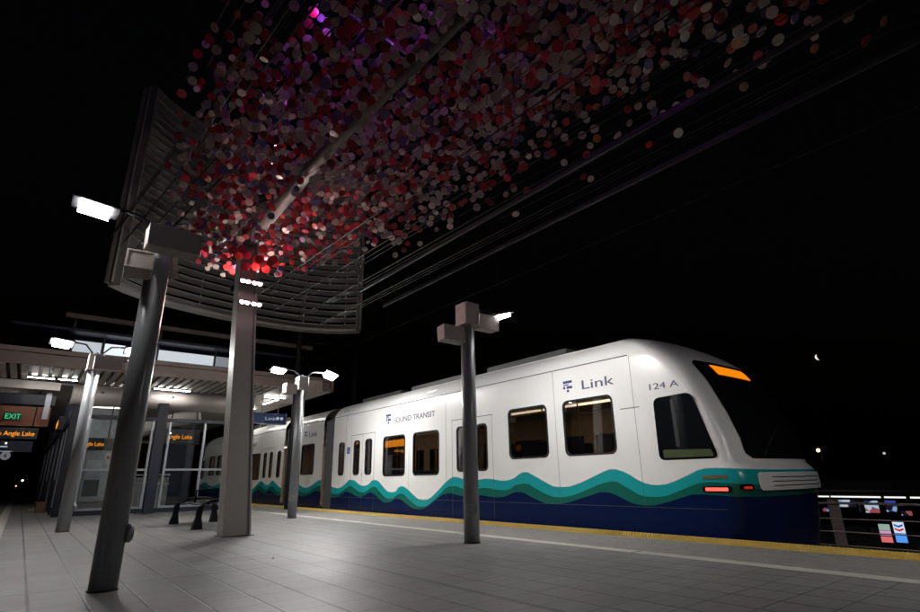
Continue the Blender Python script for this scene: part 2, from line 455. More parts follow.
def disc_geo(bm, c, ax, r, mi, n=16):
    q = ax.to_track_quat('Z','Y').to_matrix(); th = .005
    A = [bm.verts.new(c+q@Vector((r*math.cos(2*PI*i/n), r*math.sin(2*PI*i/n), -th))) for i in range(n)]
    B = [bm.verts.new(c+q@Vector((r*math.cos(2*PI*i/n), r*math.sin(2*PI*i/n), th))) for i in range(n)]
    for i in range(n): bm.faces.new((A[i],A[(i+1)%n],B[(i+1)%n],B[i])).material_index = mi
    bm.faces.new(B).material_index = mi
    # the underside is slightly dished, so light catches one rim of each disc
    I1 = [bm.verts.new(c+q@Vector((r*.62*math.cos(2*PI*i/n), r*.62*math.sin(2*PI*i/n), -th-r*.02))) for i in range(n)]
    cc = bm.verts.new(c+q@Vector((0,0,-th-r*.03)))
    for i in range(n):
        for f in (bm.faces.new((A[(i+1)%n],A[i],I1[i],I1[(i+1)%n])), bm.faces.new((I1[(i+1)%n],I1[i],cc))):
            f.material_index = mi
info = []
for p in discs:
    ax = Vector((random.gauss(.32,.24), random.gauss(.72,.26), .8)).normalized()
    kk = random.choices(dkeys, dws)[0]
    if math.hypot(p.x-3.2, p.y-11.2) < 2.4 and p.z < 6.9 and random.random() < .45: kk = random.choice(('crimson','crimson','scarlet','dark_red','violet'))
    info.append((p, ax, kk, random.choice((.060,.066,.072,.080))))
# shiny scarlet cluster hanging right above the floodlights
for k in range(16):
    p = Vector((3.2+random.uniform(-.55,.5), 11.1+random.uniform(-.5,.2), 5.5+random.uniform(-.08,.28)))
    info.append((p, Vector((random.gauss(.3,.3), 1.1, .7)).normalized(), random.choice(('scarlet','crimson','scarlet','crimson','dark_red')), .095))
info.sort(key=lambda t: -size_in_view(t[0]))
for p, ax, k, r in info[:99]:
    bm = bmesh.new(); disc_geo(bm, p, ax, r, 0, 22)
    mb = MB(); mb.bm.free(); mb.bm = bm; mb.build('disc', dm[k], art, fix=False)
mb = MB()
for p, ax, k, r in info[99:]: disc_geo(mb.bm, p, ax, r, dkeys.index(k), 11)
o = mb.build('smaller_discs', [dm[k] for k in dkeys], art, fix=False); o['kind'] = 'stuff'
mb = MB()
for (xr, z, y0, y1) in rods:
    if random.random() < .4:
        mb.cyl((xr-.06*y0, y0, z), (xr-.06*y1, y1, z), .005, n=5, caps=False)
mb.build('rods', M_rod, art); 
# longer bare rods running out past the discs, low and to either side
mb = MB()
for k in range(12):
    x0 = 4.9 + k*.26; z = 5.75 + .11*(k % 3)
    mb.cyl((x0+.35, -1, z+.5), (x0-1.15, 13.6+.1*k, z-.35), .006 if k % 3 else .011, n=6)
for k in range(16):
    x0 = .95 + k*.10; z = 6.6 + .22*(k % 4)
    mb.cyl((x0+.9, 1.2, z+.2), (x0-.2, 18.8, z+1.6), .010, n=6)
mb.build('long_rods', M_rod, art)
mb = MB()
for k, (xa, za) in enumerate(((7.72,6.0),(6.9,6.3))):
    mb.box((xa-.03,-6,za),(xa+.03,13.5,za+.09), bev=.01)
mb.build('side_beam', M_dark, art)
mb = MB(); P0 = Vector((3.05,11.9,7.4)); P1 = Vector((4.6,10.0,8.8)); P2 = Vector((6.2,1.5,11.0)); P1 = Vector((3.324,7.358,6.75)); P2 = Vector((3.796,4.366,7.3)); P3 = P2+(P2-P1)*1.0; P0 = Vector((3.10,11.8,6.2))
mb.tube([P0,P1,P2,P3], [.14,.125,.115,.11], n=18); mb.build('branch_tube', M_steel, art)
node = Vector((6.35,6.6,8.0))
for tgt in ((2.0,2.6,8.6),(3.6,.9,8.6),(5.3,.2,8.6),(7.2,.4,8.6),(2.4,6.6,8.6),(3.1,11.75,7.2)):
    mb = MB(); mb.cyl(node, tgt, .045, n=8); mb.build('spoke', M_dark, art)
mb = MB()
for (a, b) in (((3.05,11.75,7.3),(1.4,9.5,8.9)),((3.05,11.75,7.3),(6.35,6.6,8.0))):
    mb.cyl(a, b, .07, n=10)
mb.build('brace', M_steel, art)
for (px_, py_, pz_) in ((2.94,9.73,7.6),(3.12,10.42,7.6)):
    mb = MB(); mb.box((px_-.07,py_-.05,pz_),(px_+.07,py_+.05,pz_+.08), bev=.01); f = mb.build('art_floodlight', M_dark, art)
    for e_ in (-.035,.035):
        mb = MB(); mb.cyl((px_+e_,py_-.02,pz_-.012),(px_+e_,py_-.02,pz_-.001),.03,n=10); mb.build('led_lens', emit('art_led',(1,.6,.75),9), f)

# ------------------------------------------------------------------ curved louvred screen behind the art
scr = thing('louvred_screen', (5.5, 20.5, 6.2), 'tall curved screen of thin grey horizontal louvres behind the discs', 'screen')
arc = [(1.15,19.0),(1.6,19.45),(2.25,19.92),(3.1,20.28),(4.1,20.58),(5.2,20.78),(6.2,20.86),(7.15,20.86),(8.1,20.74),(9.0,20.45),(9.6,20.1),(10.05,19.65)]
nrm = []
for i, p in enumerate(arc):
    a = arc[max(0,i-1)]; b = arc[min(len(arc)-1,i+1)]
    t = Vector((b[0]-a[0], b[1]-a[1])).normalized(); nrm.append(Vector((t.y,-t.x)))   # towards the platform
def arc_rows(z, dz, d0, d1, tilt=0.):
    rows = []
    for (p, n_) in zip(arc, nrm):
        rows.append([(p[0]+n_.x*d0, p[1]+n_.y*d0, z), (p[0]+n_.x*d1, p[1]+n_.y*d1, z+tilt),
                     (p[0]+n_.x*d1, p[1]+n_.y*d1, z+tilt+dz), (p[0]+n_.x*d0, p[1]+n_.y*d0, z+dz)])
    return rows
mb = MB()
def arc_beam(mb, *a, **k):
    V = mb.grid(arc_rows(*a, **k), close=True, smooth=False)
    mb.bm.faces.new(V[0][::-1]); mb.bm.faces.new(V[-1])
z = 7.15
while z < 14.4:
    arc_beam(mb, z, .03, -.2, .2, tilt=.05); z += .30
mb.build('louvre_blades', M_screen, scr)
mb = MB(); arc_beam(mb, 6.93, .10, -.16, .26)
mb.build('bottom_rail', M_screen, scr)
mb = MB(); arc_beam(mb, 14.45, .08, -.10, .2); mb.build('top_rail', M_screen, scr)
mb = MB()
for i in range(0, len(arc)-1, 2):
    for s_ in (0,):
        p = Vector(arc[i]).lerp(Vector(arc[i+1]), s_); n_ = nrm[i]
        q = p - n_*.17
        mb.box((q.x-.02,q.y-.02,7.03),(q.x+.02,q.y+.02,14.45))
p = arc[-1]; mb.box((p[0]-.02,p[1]-.2,7.03),(p[0]+.03,p[1]+.1,14.45)); p = arc[0]; mb.box((p[0]-.05,p[1]-.1,7.03),(p[0],p[1]+.1,14.45))
mb.build('uprights', M_screen, scr)
for (p, n_) in ((arc[0],nrm[0]),(arc[-1],nrm[-1])):
    mb = MB(); a_ = Vector(p)-n_*.28; b_ = Vector(p)+n_*.28; t_ = Vector((-n_.y,n_.x))*.02
    mb.prism([tuple(a_-t_),tuple(b_-t_),tuple(b_+t_),tuple(a_+t_)],2,7.04,14.44); mb.build('end_plate', M_screen, scr)
# masts that carry the screen, dark against the night
for (mx_, my_) in ((2.6,21.4),(8.2,21.3)):
    mb = MB(); mb.cyl((mx_,my_,0),(mx_,my_,7.1),.10,n=12); mb.cyl((mx_,my_,7.1),(mx_,my_,14.2),.10,n=12); mb.build('mast', M_dark, scr)

# ------------------------------------------------------------------ the train
XN, XW, XC = 9.42, 3.26, 11.05          # near side, width, centre line
HW = XW/2
def wave(y):
    pts = [(3.0,1.02),(3.9,1.06),(4.95,1.12),(6.05,.83),(6.93,1.15),(8.4,.79),(9.5,1.13),(10.2,.94),(10.9,1.0),(11.5,.95),(12.32,1.06),(13.8,.42),(14.95,.82),(15.6,.62),(16.66,1.03),
           (17.44,.82),(18.41,1.05),(19.5,.74),(21.08,1.06),(22.5,.75),(23.9,1.05),(25.2,.73),(26.5,1.06),(27.2,.86),(28.1,1.05),(29.6,.65),(31.2,1.06),(33,.74),(35,1.05),(37,.8),(39,1.05),(41,.9),(43,.9)]
    if y <= pts[0][0]: return pts[0][1]
    for (a,b),(c,d) in zip(pts, pts[1:]):
        if a <= y <= c:
            t = (y-a)/(c-a)
            if b > d: t = 1-t; b, d = d, b      # t runs from trough to crest; crests a little sharper than troughs
            u = .5-.5*math.cos(PI*t); return b+(d-b)*(.72*u+.28*t**2.2)
    return pts[-1][1]
def livery():
    m, nt, out = new_mat('train_livery'); n = N(nt)
    p = n.node('ShaderNodeBsdfPrincipled'); n.link(p.outputs[0], out.inputs[0])
    tc = n.node('ShaderNodeTexCoord'); sp = n.node('ShaderNodeSeparateXYZ'); n.link(tc.outputs['Object'], sp.inputs[0])
    y = n.m('ADD', n.m('DIVIDE', sp.outputs[1], S), 12.0); z = n.m('DIVIDE', sp.outputs[2], S)   # train root stands at y=12
    u = n.m('DIVIDE', n.m('SUBTRACT', y, 3.0), 40.0)
    def curve(fn, NN=160):
        fc = n.node('ShaderNodeFloatCurve'); c = fc.mapping.curves[0]
        fc.mapping.use_clip = False
        for i in range(1, NN): c.points.new(i/NN, 0)
        for i in range(NN+1):
            c.points[i].location = (i/NN, fn(3+40*i/NN)/2)
            c.points[i].handle_type = 'AUTO'
        fc.mapping.update(); n.link(u, fc.inputs['Value']); return n.m('MULTIPLY', fc.outputs[0], 2.0)
    T = curve(wave); Mx = curve(lambda q: wave(q-.10)*.92-.15); Nv = curve(lambda q: wave(q-.28)*.75-.16)
    def step(lim, soft=.006): return n.maprange(n.m('SUBTRACT', z, lim), -soft, soft, 0, 1)
    c = n.mix(step(Nv), (.002,.010,.060,1), (.004,.12,.095,1))
    c = n.mix(step(Mx), c, (.008,.33,.36,1))
    dirt = n.noise(tc.outputs['Object'], 1.6, 6)
    wh = n.mix(n.maprange(dirt, .35, .7, 0, 1), (.86,.86,.85,1), (.82,.82,.80,1))
    c = n.mix(step(T), c, wh)
    n.link(c, p.inputs['Base Color'])
    p.inputs['Roughness'].default_value = .27
    n.link(n.maprange(n.m('SUBTRACT', z, Nv), -.01, .01, .16, .42), p.inputs['Specular IOR Level'])
    return m
M_liv = livery()
train = thing('light_rail_train', (XC, 12, 0), 'white light rail train with teal and navy wave stripe passing the platform', 'train')
# roof profile: (half width factor offset inwards, z)
def hw(z):
    if z < 3.3: return HW
    t = min(1,(z-3.3)/.62); return HW - .85*(1-math.sqrt(max(0,1-t*t*.98)))
def yc(z):   # y of the nose at the centre line
    pts = [(-.35,4.42),(.0,4.32),(.5,4.26),(.72,4.24),(.74,4.18),(1.02,4.2),(1.12,4.26),(1.2,4.34),(1.6,4.40),(2.1,4.58),(2.7,4.86),(3.0,5.06),(3.2,5.24),(3.4,5.48),(3.6,5.78),(3.75,6.05),(3.86,6.35),(3.92,6.55)]
    if z <= pts[0][0]: return pts[0][1]
    for (a,b),(c,d) in zip(pts, pts[1:]):
        if a <= z <= c: return b+(d-b)*(z-a)/(c-a)
    return pts[-1][1]
def nose_pt(s, z, off=0., extra=0.):
    """s in -1..1 across the front; off pushes the surface out"""
    L = .52; n_ = 2.7; a = abs(s)
    y = yc(z) - off + L*(1-(1-min(a,1)**n_)**(1/n_))
    return (XC + s*(hw(z)+off*a**6), y, z)
YS = 7.35    # nose loft ends here, flat side with openings begins
def section(name, y0, y1, holes, nose=0, mir=None):
    """body shell between y0 and y1; nose=-1 gives it a rounded cab at the low end, mir maps y"""
    F = (lambda p: (p[0], mir-p[1], p[2])) if mir else (lambda p: p)
    mb = MB()
    zs = [-.35,-.1,.2,.45,.72,.74,.9,1.02,1.07,1.12,1.2,1.4,1.6,1.85,2.1,2.4,2.7,2.85,3.0,3.1,3.2,3.3,3.38,3.46,3.54,3.62,3.7,3.76,3.82,3.87,3.9]
    if nose:
        rows = []
        for z in zs:
            r = [F((XC-hw(z), YS, z))]
            y_s = nose_pt(-1, z)[1]
            for k in range(1, 5): r.append(F((XC-hw(z), YS+(y_s-YS)*k/5, z)))
            for k in range(41):
                t = -1+2*k/40; s_ = math.copysign(1-(1-abs(t))**1.8, t) if t else 0
                r.append(F(nose_pt(s_, z)))
            for k in range(4, 0, -1): r.append(F((XC+hw(z), YS+(y_s-YS)*k/5, z)))
            r.append(F((XC+hw(z), YS, z))); rows.append(r)
        V = mb.grid(rows); top = V[-1]
        m_ = len(top)
        for i in range(m_//2-1 + (m_ % 2)):
            a, b, c, d = top[i], top[i+1], top[m_-2-i], top[m_-1-i]
            f = [v for j, v in enumerate((a,b,c,d)) if v not in (a,b,c,d)[:j]]
            if len(f) > 2: mb.bm.faces.new(f)
        y0 = YS
    y1_ = y1
    def strip(za, zb, sd):
        xx = XC+sd*HW; mb.grid([[F((xx,y0,za)),F((xx,y1_,za))],[F((xx,y0,zb)),F((xx,y1_,zb))]], smooth=False)
    zA, zB = .95, 2.85
    strip(-.35, zA, -1); strip(zB, 3.3, -1); strip(-.35, 3.3, 1)
    rr = []
    zt = [3.3,3.38,3.46,3.54,3.62,3.7,3.76,3.82,3.87,3.9]
    for z in zt: rr.append((XC-hw(z), z))
    for z in zt[::-1]: rr.append((XC+hw(z), z))
    mb.grid([[F((x_,y0,z_)),F((x_,y1_,z_))] for (x_,z_) in rr])
    # end closers (dark, at the articulation)
    poly = [(XC-HW,-.35)]+rr+[(XC+HW,-.35)]
    for ye in ((y1_,) if nose else (y0,y1_)):
        pass
    # side band with window openings
    outer = [(y0,zA),(y1_,zA),(y1_,zB),(y0,zB)]
    loops = [[Vector((a,b,0)) for a,b in outer]] + [[Vector((a,b,0)) for a,b in h] for h in holes]
    flat = [v for l in loops for v in l]
    vs = [mb.bm.verts.new(F((XN, v.x, v.y))) for v in flat]
    for t in tessellate_polygon(loops):
        try: mb.bm.faces.new([vs[i] for i in t])
        except ValueError: pass
    # reveals
    k0 = 4
    for h in holes:
        ring_ = vs[k0:k0+len(h)]; k0 += len(h)
        inn = [mb.bm.verts.new(F((XN+.07, a, b))) for a,b in h]
        for i in range(len(h)):
            f = mb.bm.faces.new((ring_[i], ring_[(i+1)%len(h)], inn[(i+1)%len(h)], inn[i])); f.material_index = 1
    bmesh.ops.remove_doubles(mb.bm, verts=mb.bm.verts[:], dist=.0005)
    return mb.build(name, [M_liv, M_black], train)
def pane(body, h, m=None, nm='window', mir=None, sign=None):
    """glass in an opening with a dark rubber frame"""
    F = (lambda p: (p[0], mir-p[1], p[2])) if mir else (lambda p: p)
    cy_ = sum(a for a,b in h)/len(h); cz_ = sum(b for a,b in h)/len(h)
    ys_ = [a for a,b in h]; zs_ = [b for a,b in h]; w_ = max(ys_)-min(ys_); h_ = max(zs_)-min(zs_)
    def sc_(d): return [(cy_+(a-cy_)*(1+2*d/w_), cz_+(b-cz_)*(1+2*d/h_)) for a,b in h]
    mb = MB(); A = sc_(.018); B = sc_(-.022)
    X0, X1 = XN-.008, XN+.02
    oo = [mb.bm.verts.new(F((X0,a,b))) for a,b in A]; ii = [mb.bm.verts.new(F((X0,a,b))) for a,b in B]
    ob = [mb.bm.verts.new(F((X1,a,b))) for a,b in A]; ib = [mb.bm.verts.new(F((X1,a,b))) for a,b in B]
    n_ = len(h)
    for i in range(n_):
        j = (i+1)%n_
        mb.bm.faces.new((oo[i],oo[j],ii[j],ii[i])); mb.bm.faces.new((oo[i],oo[j],ob[j],ob[i])); mb.bm.faces.new((ii[i],ii[j],ib[j],ib[i]))
    f = mb.build(nm, M_black, body)
    mb = MB(); mb.bm.faces.new([mb.bm.verts.new(F((XN+.015,a,b))) for a,b in B]); mb.build('pane', m or M_tglass, f)
    return f
# --- leading section
big = [rrect(13.0,14.36,1.13,2.38,.14), rrect(14.84,16.18,1.13,2.38,.14), rrect(8.70,10.0,1.45,2.63,.14), rrect(YS+.06-.56+.0,8.18,1.45,2.63,.14)]
big[3] = rrect(YS+.03,8.18,1.45,2.63,.14)
narrow = [rrect(16.98,17.44,1.2,2.38,.12), rrect(17.87,18.31,1.2,2.38,.12), rrect(19.08,19.53,1.2,2.38,.12), rrect(11.72,12.14,1.2,2.38,.12), rrect(10.85,11.27,1.2,2.38,.12)]
YS = 6.6
big[3] = rrect(6.84,8.18,1.45,2.63,.14)
A_holes = big+narrow
A = section('front_section', 0, 20.05, A_holes, nose=-1)
for h in A_holes: pane(A, h)
# --- centre section
C_holes = [rrect(21.85,23.2,1.28,2.5,.14)]
Cs = section('centre_section', 21.0, 24.35, C_holes)
for h in C_holes: pane(Cs, h)
# --- rear section, mirrored nose
MIR = 20.05+25.3-.0
def mh(y0,y1,z0,z1,r): return rrect(MIR-y1, MIR-y0, z0, z1, r)
B_holes = [mh(28.55,29.9,1.13,2.4,.14), mh(27.6,28.0,1.2,2.38,.12), mh(26.75,27.15,1.2,2.38,.12), mh(25.65,26.1,1.2,2.38,.12),
           mh(30.6,31.9,1.13,2.4,.14), mh(33.0,33.4,1.2,2.38,.12), mh(33.8,34.2,1.2,2.38,.12), mh(35.3,36.5,1.45,2.6,.14), mh(37.1,38.3,1.45,2.6,.14)]
B = section('rear_section', 0, 20.05, B_holes, nose=-1, mir=MIR)
for h in B_holes: pane(B, h, mir=MIR)
# articulations: dark bellows set in from the sides
for (a, b) in ((20.05,21.0),(24.35,25.3)):
    mb = MB(); k = 0; y = a-.02
    nseg = 9
    for i in range(nseg+1):
        yy = a + (b-a)*i/nseg; r_ = .10 if i % 2 else .17
        pass
    rows = []
    for i in range(2*nseg+1):
        yy = a-.05 + (b-a+.1)*i/(2*nseg); d = .10 if i % 2 else .20
        rows.append([(XC-HW+d,yy,-.3),(XC-HW+d,yy,3.35-d*.3),(XC-HW+d+.5,yy,3.8-d),(XC+HW-d-.5,yy,3.8-d),(XC+HW-d,yy,3.35-d*.3),(XC+HW-d,yy,-.3)])
    mb.grid(rows, smooth=False); mb.build('bellows', mat('bellows_rubber', (.05,.05,.055), .6, 0, .1, 6), train)
# seams, door outlines, roof line
seam = MB()
def line(y0,y1,z0,z1, t=.006): seam.box((XN-.003,y0,z0),(XN+.004,y1,z1))
for (a,b) in ((6.35,20.02),(21.02,24.33),(25.32,39.0)): line(a,b,3.375,3.393)
line(4.75,20.0,.432,.441); line(25.3,40,.432,.441)
for (a,b) in ((16.75,18.55),(10.6,12.4),(26.5,28.2)):
    line(a,b,2.585,2.60)
    for yy in (a+.04,(a+b)/2,b-.04): line(yy-.004,yy+.004,.05,2.585)
for yy in (6.32,8.43,12.65,14.6,19.0): line(yy-.003,yy+.003,.45,3.37)
line(6.2,6.65,2.3,2.315)
seam.build('panel_seams', mat('seam_dark', (.05,.05,.055), .6), A)
# door sills / handles
for yy in (17.62,11.47):
    mb = MB(); mb.box((XN-.012,yy,1.15),(XN,yy+.05,1.26), bev=.004); mb.build('door_button', M_silver, A)
mb = MB(); mb.box((XN-.006,18.62,1.95),(XN+.002,18.86,2.19)); mb.build('accessibility_sticker', mat('sticker_blue',(.03,.08,.3),.4), A)
mb = MB(); mb.cyl((XN-.008,18.74,2.11),(XN-.0062,18.74,2.11),.022,n=12); mb.tube([(XN-.0075,18.74,2.08),(XN-.0075,18.74,2.03),(XN-.0075,18.70,2.03),(XN-.0075,18.68,1.985)],.008,n=5); mb.build('wheelchair_symbol', M_white, A)
# destination sign in the passenger window
mb = MB(); mb.box((XN+.022,14.90,2.04),(XN+.06,16.12,2.25)); o = mb.build('side_destination_sign', mat('sign_amber_face',(.3,.12,.01),.5), A)
o.data.materials.clear(); o.data.materials.append(emit('amber_panel',(1,.34,.01),3.2))
# cab side window: black glass with a rounded trapezoid outline
def rounded(poly, r, n=5):
    out = []
    for i in range(len(poly)):
        p = Vector(poly[i]); a = (Vector(poly[i-1])-p).normalized(); b = (Vector(poly[(i+1)%len(poly)])-p).normalized()
        A_ = p+a*r; B_ = p+b*r
        for k in range(n+1):
            t = k/n; out.append(tuple((A_*(1-t)**2 + p*2*t*(1-t) + B_*t*t)))
    return out
cab = rounded([(5.9,1.27),(4.75,1.27),(5.10,2.46),(5.88,2.43)], .13)
for (sec, mir) in ((A,None),(B,MIR)):
    F = (lambda y: mir-y) if mir else (lambda y: y)
    mb = MB(); mb.prism([(F(a),b) for a,b in cab] if True else None, 0, XN-.006, XN+.05)
    # prism() takes the remaining axes in order, so the polygon is (y,z)
    c_ = mb.build('cab_window', M_blkgl, sec)
    mb = MB(); mb.prism([(F(a),b) for a,b in rounded([(5.80,1.31),(4.83,1.31),(4.87,1.43),(5.80,1.46)],.03)], 0, XN-.0085, XN-.0065)
    mb.build('console_glow', mat('painted_console_glow',(.035,.055,.008),.5), c_)  # glow of the console painted as an olive strip on the glass
    mb = MB(); mb.prism([(F(a),b) for a,b in rounded([(5.52,1.5),(5.44,1.5),(5.46,2.38),(5.52,2.38)],.02)], 0, XN-.0085, XN-.0065)
    mb.build('window_bar', M_dark, c_)
    # windscreen: follows the nose, in black glass, with the sign over it
    def front(s0, s1, z0, z1, off, m, nm, par, rr_=.1, nz=10, ns=24, taper=0.):
        mb = MB(); rows = []
        for i in range(nz+1):
            t = i/nz; z = z0+(z1-z0)*t
            dz = min(z-z0, z1-z); k = 1 if dz > rr_ else math.sqrt(max(0,1-(1-dz/rr_)**2))
            a = s0 + (1-k)*rr_/HW; b = s1 - (1-k)*rr_/HW
            a += taper*t; b -= taper*t
            r = []
            for j in range(ns+1):
                s_ = a+(b-a)*j/ns; q = nose_pt(s_, z, off); r.append((q[0], F(q[1]), q[2]))
            rows.append(r)
        mb.grid(rows); return mb.build(nm, m, par)
    ws = front(-.78,.78,1.26,3.16,.012,M_blkgl,'windscreen',sec,.16,22,40,taper=.04)
    if not mir:
        front(-.44,.40,2.86,3.08,.022,emit('head_sign_amber',(1,.24,.004),1.05),'destination_sign',ws,.02,4,12)
    front(-.80,.80,.735,1.03,.02,M_white if not mir else M_white,'bumper_lip',sec,.06,8,40)
    for z_ in (.80,.87,.94):
        front(-.6,.6,z_,z_+.015,.026,M_dark,'bumper_groove',sec,.003,2,24)
    for sg in (-1,1):
        mb = MB(); q = nose_pt(sg*.80,.62,.0)
        h_ = front(sg*.92-.055,sg*.92+.055,.73,.84,.015,M_blkgl,'headlight_housing',sec,.03,5,8)
        front(sg*.92-.035,sg*.92+.035,.765,.805,.022,M_redd,'tail_light',h_,.02,4,6)
    mb = MB(); a, b = nose_pt(-.5,1.32,.05), nose_pt(.15,1.9,.05)
    mb.tube([(a[0],F(a[1]),a[2]),(b[0],F(b[1]),b[2])], .012, n=6)
    mb.build('wiper', M_black, ws)
# marker light on the side near the cab
mb = MB(); mb.box((XN-.02,4.62,.71),(XN+.01,5.13,.81), bev=.012); ml = mb.build('marker_light', M_blkgl, A)
mb = MB(); mb.box((XN-.026,4.68,.735),(XN-.019,5.07,.785), bev=.003); mb.build('marker_lens', M_red, ml)
mb = MB(); mb.box((XN-.012,4.66,.93),(XN+.003,5.1,.99), bev=.004); mb.build('side_reflector', mat('dull_plate',(.12,.10,.05),.5), A)
# roof equipment shrouds, low and dark
for (a,b) in ((8.5,11.5),(12.5,15.5),(16.2,19)):
  mb = MB(); mb.box((XC-1.0,a,3.88),(XC+1.0,b,4.06), bev=.06)
  mb.build('roof_equipment', mat('roof_grey',(.10,.10,.10),.6), A)
for (a,b) in ((27,30),(31,35)):
  mb = MB(); mb.box((XC-1.0,a,3.88),(XC+1.0,b,4.12), bev=.06)
  mb.build('roof_equipment', mat('roof_grey',(.10,.10,.10),.6), B)
# lettering
M_ink = mat('lettering_blue', (.03,.06,.22), .4); M_ink2 = mat('lettering_grey', (.08,.10,.17), .4)
def logo(y, z, s, par):
    mb = MB(); X0 = XN-.006
    def q(a,b,c,d): mb.box((X0,y-c*s,z+b*s),(X0+.004,y-a*s,z+d*s))
    q(0,.78,1,1); q(.0,.60,.62,.70); q(.38,.30,1,.52); q(.0,.30,.22,.52); q(.38,0,.62,.22)
    return mb.build('transit_emblem', M_ink, par)
logo(16.05, 2.80, .32, A)
text('operator_lettering','SOUND TRANSIT', M_ink2,(XN-.004,15.55,2.80),(0,-1,0),(0,0,1),.17,A,width=2.35)
logo(8.12, 2.83, .26, A)
text('service_lettering','Link', M_ink2,(XN-.004,7.62,2.84),(0,-1,0),(0,0,1),.20,A,width=.85)
text('car_number','124 A', M_ink2,(XN-.004,5.98,2.60),(0,-1,0),(0,0,1),.12,A,width=.62)
logo(23.0, 2.80, .26, Cs)
text('service_lettering','Link', M_ink2,(XN-.004,22.55,2.81),(0,-1,0),(0,0,1),.20,Cs,width=.85)
text('operator_lettering','SOUND TRANSIT', M_ink2,(XN-.004,31.6,2.80),(0,-1,0),(0,0,1),.17,B,width=2.35)
# small gleaming vent strips on the roof shoulder
mb = MB()
for yy in (13.2,18.9): mb.box((XN+.05,yy,3.56),(XN+.07,yy+.5,3.575))
mb.build('roof_gutter', M_silver, A)
# interior
mb = MB(); mb.box((XN+.25,6.2,.05),(XC+HW-.12,20,.12)); mb.box((XN+.12,6.2,.1),(XC+HW-.12,11,.75)); mb.build('interior_floor', mat('train_floor',(.12,.11,.10),.6), A)
mb = MB(); mb.box((XN+.12,6.2,2.8),(XC+HW-.12,20,2.86)); mb.box((XC+HW-.2,6.2,.1),(XC+HW-.14,20,2.8)); mb.box((XN+.12,6.15,.1),(XC+HW-.15,6.2,2.8))
mb.build('interior_lining', mat('train_lining',(.42,.34,.26),.6), A)
for k in range(8):
    mb = MB(); yy = 6.9+k*1.62; mb.box((XC+HW-.215,yy,1.30),(XC+HW-.202,yy+1.2,2.12)); mb.build('far_window', M_blkgl, A)
for k in range(11):
    yy = 6.95+k*1.2; zf = .75 if yy < 11 else .12
    mb = MB(); mb.box((XN+.3,yy,zf+.42),(XN+1.2,yy+.5,zf+.52), bev=.03); mb.box((XN+.3,yy+.46,zf+.5),(XN+1.2,yy+.56,zf+1.15), bev=.04)
    mb.box((XC+.6,yy,zf+.42),(XC+1.4,yy+.5,zf+.52), bev=.03); mb.box((XC+.6,yy+.46,zf+.5),(XC+1.4,yy+.56,zf+1.15), bev=.04)
    if not (16.5 < yy < 18.6 or 10.6 < yy < 12.3): mb.build('seat_pair', mat('seat_cloth',(.05,.06,.12),.8), A)
    mb = MB(); mb.cyl((XC-.55,yy+.5,zf),(XC-.55,yy+.5,2.8),.02,n=8); mb.build('grab_pole', mat('grab_yellow',(.4,.3,.1),.4,.3), A)
mb = MB(); mb.cyl((XC-.5,6.4,2.45),(XC-.5,20,2.45),.02,n=8); mb.build('grab_rail', M_silver, A)
mb = MB(); mb.box((XC-.1,6.6,2.77),(XC+.1,19.6,2.795)); mb.build('interior_light', emit('train_interior_light',(1,.80,.58),4.5), A)
for (sec,a,b) in ((Cs,21.05,24.3),(B,25.35,38.5)):
    mb = MB(); mb.box((XN+.12,a,.05),(XC+HW-.12,b,.12)); mb.box((XN+.12,a,2.8),(XC+HW-.12,b,2.86)); mb.box((XC+HW-.2,a,.1),(XC+HW-.14,b,2.8)); mb.build('interior_lining', MATS['train_lining'], sec)
    mb = MB(); mb.box((XC-.1,a+.2,2.77),(XC+.1,b-.2,2.795)); mb.build('interior_light', MATS['train_interior_light'], sec)
# bogies
for yy in (7.5,22.6,37.5):
    mb = MB()
    for d in (-.9,.9):
        for e in (-1.1,1.1):
            mb.cyl((XC+(1.5 if d>0 else -1.5)*.6-.06,yy+e,-.02),(XC+(1.5 if d>0 else -1.5)*.6+.06,yy+e,-.02),.42,n=24)
    mb.box((XC-1.1,yy-1.6,-.2),(XC+1.1,yy+1.6,.0), bev=.03); mb.build('bogie', M_black, train)

# ------------------------------------------------------------------ bench
bt = thing('platform_bench', (3.9,15.2,0), 'black cast metal bench with flared legs beside the square column', 'bench')
for yy in (13.95,16.35):
    for xx in (3.32, 4.30):
        mb = MB(); rows = []
        for (z,w,d,ox) in ((0,.11,.10,0),(.03,.10,.09,0),(.25,.06,.055,.01),(.42,.06,.05,.02),(.50,.05,.05,.05)):
            sg = 1 if xx < 4 else -1
            rows.append([(xx+sg*ox-w,yy-d,z),(xx+sg*ox+w,yy-d,z),(xx+sg*ox+w,yy+d,z),(xx+sg*ox-w,yy+d,z)])
        V = mb.grid(rows, close=True, smooth=False); mb.bm.faces.new(V[-1]); mb.build('leg', M_bench, bt)
    mb = MB(); mb.tube([(3.34,yy,.40),(3.40,yy,.52),(3.6,yy,.60),(3.8,yy,.62),(4.05,yy,.61),(4.24,yy,.53),(4.29,yy,.40)], .045, n=8); mb.build('leg_frame', M_bench, bt)
for k in range(7):
    xx = 3.40+k*.13; zz = .50+.06*math.sin(PI*k/6)
    mb = MB(); mb.box((xx,13.6,zz),(xx+.09,16.7,zz+.03), bev=.01); mb.build('slat', mat('bench_slat',(.07,.07,.075),.28,.6), bt)
mb = MB()
for yy in (15.2,):
    mb.tube([(3.5,yy,.55),(3.52,yy,.82),(3.65,yy,.86),(4.1,yy,.86),(4.2,yy,.6)], .025, n=8)
mb.build('armrest', M_bench, bt)

